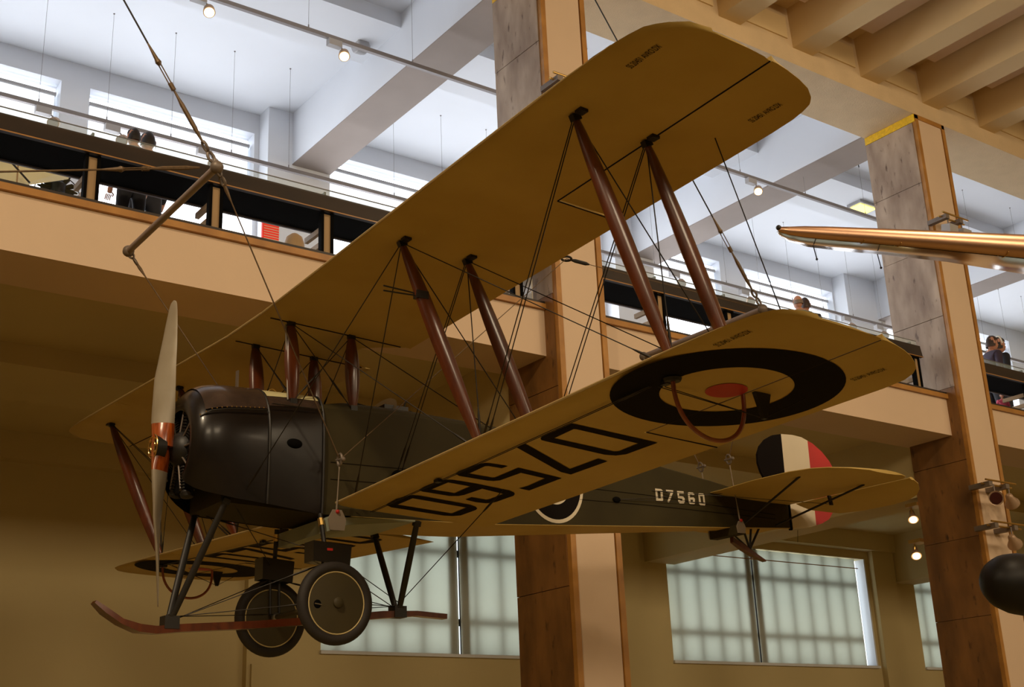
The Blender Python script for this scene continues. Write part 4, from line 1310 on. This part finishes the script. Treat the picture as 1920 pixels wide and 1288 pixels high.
# ---- lamps fixed to the pillars
def pillar_lamp_bar(loc, L, heads, label):
    """two parallel rails standing off the pillar face carrying lamp heads"""
    t = empty('lamp_bracket', loc, label, 'lamp bracket', 'lamp brackets on the pillars')
    for dy, dz in ((0, 0), (-.09, .05)):
        MB().tube([(0, dy, dz), (L, dy, dz)], .017, 8).build('rail', 'brass', t)
    for x in (.12, L * .7):
        MB().box(x - .05, x + .05, -.1, YP - loc[1] - .0, -.05, .03).build('standoff', 'galv', t, smooth=False)
    for x, kind, aim in heads:
        MB().tube([(x, -.05, 0), (x, -.05, -.16)], .014, 6).build('drop_arm', 'galv', t)
        a = np.array(aim, float)
        a /= np.linalg.norm(a)
        if kind == 'flood':
            MB().obox((x, -.06, -.24), (.12, 0, 0), (0, .09, 0.02), (0, -.01, .075)).build('flood_box', 'lampwhite', t, smooth=False)
        else:
            MB().lathe(V(x, -.06, -.24) - a * .12, a, [(-.03, .03), (0, .06), (.08, .07), (.2, .125), (.215, .125), (.2, .1)], 16).build('lamp_head', 'lampbody', t)
            MB().lathe(V(x, -.06, -.24) + a * .084, a, [(0, .1), (.01, .1), (.012, .001)], 16).build('lamp_face', {'lit': 'lit', 'dark': 'redglass'}[kind], t)
    return t
M['redglass'] = mat('dark_red_lens', (60, 14, 10), rough=0.3, var=0.1)
pillar_lamp_bar(onY(1840, 906, 12.2), 0.85, [(.26, 'dark', tocam((19, 12.2, 5.8))), (.68, 'dark', (.8, .3, -.5))], 'brass lamp rail on the right pillar with a dark red lens facing out')
pillar_lamp_bar(onY(1851, 984, 12.2), 0.95, [(.58, 'dark', (.8, .3, -.5))], 'lower brass lamp rail on the right pillar above the black nose')
pillar_lamp_bar(onY(1760, 405, 12.2), 0.75, [(.18, 'flood', (0, 0, 1)), (.58, 'flood', (0, 0, 1))], 'flood lamp rail high on the right pillar above the shiny wing')
pillar_lamp_bar(onY(1030, 146, 12.2), 0.62, [(.2, 'flood', (0, 0, 1)), (.48, 'flood', (0, 0, 1))], 'flood lamp rail high on the middle pillar behind the wing edge')
for (u, v), lb in (((1712, 972), 'upper lit spotlight fixed behind the right pillar edge'), ((1718, 1040), 'lower lit spotlight fixed behind the right pillar edge')):
    p = onY(u, v, 13.85)
    t = empty('spotlight', p, lb, 'spotlight', 'lit spotlights beside the right pillar')
    a = tocam(p) + V(.12, 0, -.85)
    a /= np.linalg.norm(a)
    MB().lathe(-a * .1, a, [(-.12, .02), (-.10, .04), (.0, .05), (.12, .085), (.14, .09), (.13, .08)], 18).build('lamp_head', 'lampbody', t)
    MB().lathe(a * .032, a, [(0, .07), (.012, .07), (.014, .001)], 18).build('lamp_face', 'lit', t)
    MB().tube([(0, .03, .02), (.02, .02, .2)], .014, 6).box(-.12, .16, -.2, .04, .19, .25).build('mount', 'brass', t)
# wall fitting low on the right
p = onY(1905, 1190, YW - .3)
wf = empty('wall_fitting', p, 'small pale fitting with a cable loop on the lower right wall', 'fitting')
MB().obox((0, .1, 0), (.1, 0, 0), (0, .2, 0), (0, 0, .14)).build('body', 'lampwhite', wf, smooth=False)
MB().tube([(.3 * math.cos(a) * .6, -.1, -.25 + .2 * math.sin(a)) for a in [2 * PI * k / 16 for k in range(16)]], .02, 6, closed=True).build('cable_loop', 'lampwhite', wf)

# ================================================================== SECOND AIRCRAFT WING (polished metal)
w2 = empty('metal_wing', onZ(1920, 470, 7.0), 'polished metal wing of another aircraft entering from the right', 'aircraft wing')
c = np.array(w2.location)
ST2 = [((1459, 431), (1456, 434), 3), ((1466, 431), (1462, 443), 6), ((1480, 433), (1478, 452), 8), ((1510, 435), (1515, 463), 11), ((1560, 438), (1580, 471), 13), ((1640, 443), (1660, 478), 15), ((1760, 451), (1775, 491), 18), ((1920, 463), (1920, 514), 22), ((2100, 477), (2090, 541), 26), ((2350, 497), (2330, 580), 31)]
nose, skin_ = [], []
for (lu, lv), (tu, tv), rp_ in ST2:
    Lc, T = onZ(lu, lv, 7.0), onZ(tu, tv, 7.07)
    r_ = rp_ * np.linalg.norm(Lc - CAM) / FPX
    h = T - Lc
    dist = np.linalg.norm(h[:2])
    hx = V(h[0], h[1], 0) / max(dist, 1e-6)
    up_ = V(0, 0, 1)
    ring = []
    for k in range(11):
        a = PI / 2 + PI * .98 * k / 10
        ring.append(Lc + r_ * (math.cos(a) * hx + math.sin(a) * up_) - c)
    nose.append(ring)
    low = Lc + hx * r_ * .1 - up_ * r_ - c
    skin_.append([low, Lc + hx * dist * .35 - up_ * r_ * .66 - c, Lc + hx * dist * .7 - up_ * (r_ * .2 - .03) - c, T - c, T + up_ * r_ * .1 - c, Lc + hx * dist * .5 + up_ * r_ * .85 - c, Lc + up_ * r_ - c])
MB().loft(nose, closed=False, caps=False).build('leading_edge_skin', 'warmtint_alu', w2, angle=70)
MB().loft(skin_, closed=False).build('wing_skin', 'alu', w2, angle=50)
for u_, tu in ((1615, 1640), (1683, 1705), (1880, 1895)):
    q = onZ(u_, float(np.interp(u_, [1560, 1640, 1760, 1920], [438, 443, 451, 463])), 7.0)
    rr2 = float(np.interp(u_, [1560, 1640, 1760, 1920], [13, 15, 18, 22])) * np.linalg.norm(q - CAM) / FPX + .003
    dr_ = onZ(1920, 463, 7.0) - onZ(1560, 438, 7.0)
    a_, b_, d_ = frame_of(dr_)
    MB().tube([q - c + rr2 * (math.cos(t) * a_ + math.sin(t) * b_) for t in np.linspace(-2.2, 1.2, 16)], .004, 5).build('skin_joint', 'brass', w2)
for u_, v_, l_ in ((1525, 461, .15), (1645, 476, .16)):
    q = onZ(u_, v_, 6.98) - c
    MB().tube([q, q + V(.03, 0, -l_)], .006, 6).ball(q + V(.03, 0, -l_), .014, 6, 5).build('static_wick', 'blackiron', w2)
q = onZ(1460, 427, 7.02) - c
MB().ball(q, .03, 8, 6).build('tip_lamp', 'blackiron', w2)
q = onZ(2200, 480, 7.0)
MB().tube([q - c, V(q[0], q[1], 14.55) - c], .01, 6).build('hanging_cable', 'wire', w2)

# black rounded nose at the lower right
p = onY(1863, 1088, 8.0)
tk = empty('black_nose', (p[0], p[1], 0), 'black rounded nose of another exhibit at the lower right edge', 'exhibit')
MB().lathe((0, 0, p[2]), (1, .12, .0), [(0, .01), (.02, .10), (.07, .18), (.16, .25), (.3, .30), (.5, .33), (1.0, .34), (2.6, .34), (3.0, .2), (3.1, .02)], 28).build('casing', 'mattblack', tk)
for x in (1.3, 2.4):
    MB().box(x - .05, x + .05, .0, .3, 0, p[2] - .28).build('stand_leg', 'blackiron', tk, smooth=False)

# ================================================================== PEOPLE ON THE GALLERY
def person(loc, heading, hgt, top, trousers, hair, label, bald=False, lean=0.0, skin=None, phones=False):
    k = hgt / 1.75
    vs, es, rad = [], [], []
    def v(x, y, z, r, par=None):
        vs.append((x * k, y * k + lean * max(0, z - .95) * k, z * k))
        rad.append(r * k)
        if par is not None:
            es.append((par, len(vs) - 1))
        return len(vs) - 1
    pel = v(0, 0, .95, .15)
    wa = v(0, 0, 1.10, .135, pel)
    chs = v(0, 0.0, 1.28, .16, wa)
    sh = v(0, -.01, 1.42, .12, chs)
    nk_ = v(0, 0, 1.50, .055, sh)
    n2 = v(0, .01, 1.56, .055, nk_)
    for sg in (1, -1):
        s0 = v(sg * .17, 0, 1.42, .075, sh)
        e0 = v(sg * .24, -.02, 1.14, .05, s0)
        w0 = v(sg * .22, .14, .95, .034, e0)
        v(sg * .21, .20, .89, .036, w0)
        h0 = v(sg * .10, 0, .88, .10, pel)
        kn = v(sg * .11, .02, .50, .068, h0)
        an = v(sg * .11, -.01, .10, .05, kn)
        v(sg * .12, .14, .035, .04, an)
    me = bpy.data.meshes.new('body')
    me.from_pydata(vs, es, [])
    ob = bpy.data.objects.new('body_tmp', me)
    col.objects.link(ob)
    md = ob.modifiers.new('skin', 'SKIN')
    for i, sv in enumerate(me.skin_vertices[0].data):
        sv.radius = (rad[i] * (1.25 if i in (pel, wa, chs, sh) else 1), rad[i] * (.85 if i in (pel, wa, chs, sh) else 1))
        sv.use_root = (i == pel)
    sb = ob.modifiers.new('sub', 'SUBSURF')
    sb.levels = sb.render_levels = 2
    dg = bpy.context.evaluated_depsgraph_get()
    bm_ = bpy.data.meshes.new_from_object(ob.evaluated_get(dg))
    bpy.data.objects.remove(ob)
    mb = MB()
    mb.v = [tuple(q.co) for q in bm_.vertices]
    for f in bm_.polygons:
        mb.f.append(tuple(f.vertices))
        cz, cy, cx_ = f.center[2] / k, f.center[1] / k, abs(f.center[0] / k)
        mb.mi.append(0 if (cz > 1.49 and cx_ < .12) or (cz < .97 and cx_ > .16 and cy > .10) else (2 if cz < .93 else 1))
    # fingers
    mb.cur = 0
    for sg in (1, -1):
        for j, (dx, ln) in enumerate(((-.03, .07), (-.01, .085), (.01, .09), (.03, .08))):
            b0 = V(sg * .21 + dx, .21 + lean * 0, .885) * k
            mb.tube([b0, b0 + V(0, ln * .6, -.02) * k, b0 + V(0, ln * .8, -.055) * k], [.009 * k, .0085 * k, .007 * k], 6)
        b0 = V(sg * .175, .19, .90) * k
        mb.tube([b0, b0 + V(-sg * .025, .035, -.005) * k, b0 + V(-sg * .02, .06, -.02) * k], [.011 * k, .01 * k, .008 * k], 6)
    # head with nose, ears and brow, blended into the neck
    hc = V(0, .03 + lean * .72, 1.655) * k
    rings = []
    for i in range(13):
        t = -PI / 2 + PI * (i + .05) / 12.1
        z = math.sin(t)
        w_ = math.cos(t)
        wid = .078 * w_ * (1 if z > -.2 else 1 + .25 * (z + .2))
        dep = .098 * w_
        rings.append([hc + k * V(wid * math.sin(a), dep * math.cos(a) * (1 if math.cos(a) > 0 else .96) + (.016 if z < -.3 and math.cos(a) > 0 else 0), .118 * z) for a in [2 * PI * j / 18 for j in range(18)]])
    mb.loft(rings)
    mb.loft([[hc + k * V(x, .09 + y, z) for x, y, z in ((-.014, 0, -.03), (.014, 0, -.03), (0, .03 * f_, -.028))] for f_ in (.2, 1)][:1] + [[hc + k * V(x, .095, .02) for x in (-.006, .006, 0)]])
    mb.ball(hc + k * V(0, .105, -.02), (.014 * k, .018 * k, .02 * k), 8, 6)
    for sg in (1, -1):
        mb.ball(hc + k * V(sg * .08, -.005, -.005), (.011 * k, .02 * k, .03 * k), 8, 6)
    mb.ball(hc + k * V(0, .092, -.062), (.024 * k, .008 * k, .007 * k), 8, 5)
    root = mb.build('person', [skin or 'skin', top, trousers], None, label, 'person', 'visitors on the gallery', angle=60)
    root.location = loc
    root.rotation_euler = (0, 0, heading)
    for sg in (1, -1):
        MB().ball(hc + k * V(sg * .032, .088, .012), (.013 * k, .008 * k, .008 * k), 8, 6).build('eye', 'blackiron', root)
    # hair cap
    hr = MB()
    rings = []
    for i in range(9):
        t = (PI / 2) * i / 8.2
        z = math.sin(t)
        rings.append([hc + k * V(.086 * math.cos(t) * math.sin(a), .107 * math.cos(t) * math.cos(a) - .004, .126 * z + (0 if math.cos(a) > .2 else -.075 * (1 - z) * (1 if not bald else .6)) + (.05 * (1 - z) if math.cos(a) > .2 else 0)) for a in [2 * PI * j / 20 for j in range(20)]])
    if bald:
        rings = rings[:3]
    hr.loft(rings, caps=not bald)
    hr.build('hair', hair, root)
    if phones:
        MB().tube([hc + k * V(.088 * math.sin(a), 0, .135 * math.cos(a)) for a in np.linspace(-PI / 2, PI / 2, 14)], .012 * k, 8).build('headband', 'whitepaint', root)
    return root
M['hair_dark'] = mat('dark_hair', (26, 20, 18), rough=0.5, var=0.3, scale=30)
M['hair_brown'] = mat('brown_hair', (52, 34, 24), rough=0.5, var=0.3, scale=30)
M['hair_grey'] = mat('grey_hair', (120, 104, 88), rough=0.6, var=0.2, scale=30)
M['coat_blue'] = mat('dark_blue_coat', (34, 58, 92), rough=0.8, var=0.15)
M['coat_dark'] = mat('dark_coat', (22, 22, 28), rough=0.8, var=0.15)
M['shirt_sage'] = mat('sage_shirt', (120, 122, 100), rough=0.8, var=0.1)
M['top_purple'] = mat('dark_purple_top', (52, 40, 56), rough=0.8, var=0.1)
M['top_pink'] = mat('pink_top', (214, 84, 110), rough=0.8, var=0.08)
M['trousers'] = mat('dark_trousers', (32, 32, 38), rough=0.8, var=0.1)
def stand(u, v, y, hgt):
    p = onY(u, v, y)
    return (p[0], y, 7.75), p[2] - 7.75
for (u, v, y, hd_, top, hair, lb, kw) in (
        (254, 243, 13.95, 0.0, 'coat_blue', 'hair_dark', 'visitor in a dark blue coat with back turned, left of the pair', {}),
        (280, 250, 14.45, -0.1, 'coat_dark', 'hair_dark', 'visitor in black with back turned, right of the pair', {}),
        (1496, 556, 13.9, -0.5, 'shirt_sage', 'hair_grey', 'balding man in a sage shirt above the lower wing tip', dict(bald=True)),
        (1509, 560, 14.2, -0.7, 'coat_dark', 'hair_brown', 'brown haired visitor standing beyond the balding man', {}),
        (1846, 632, 14.3, -1.9, 'top_purple', 'hair_brown', 'brown haired visitor in purple just past the right pillar', dict(lean=.12)),
        (1858, 635, 14.75, -1.9, 'coat_dark', 'hair_dark', 'visitor wearing white headphones past the right pillar', dict(lean=.12, phones=True)),
        (1878, 742, 13.95, 2.4, 'top_pink', 'hair_brown', 'child in a pink top under the desk past the right pillar', {})):
    loc, h_ = stand(u, v, y, 1.7)
    person(loc, hd_, max(.9, h_), top, 'trousers', hair, lb, **kw)
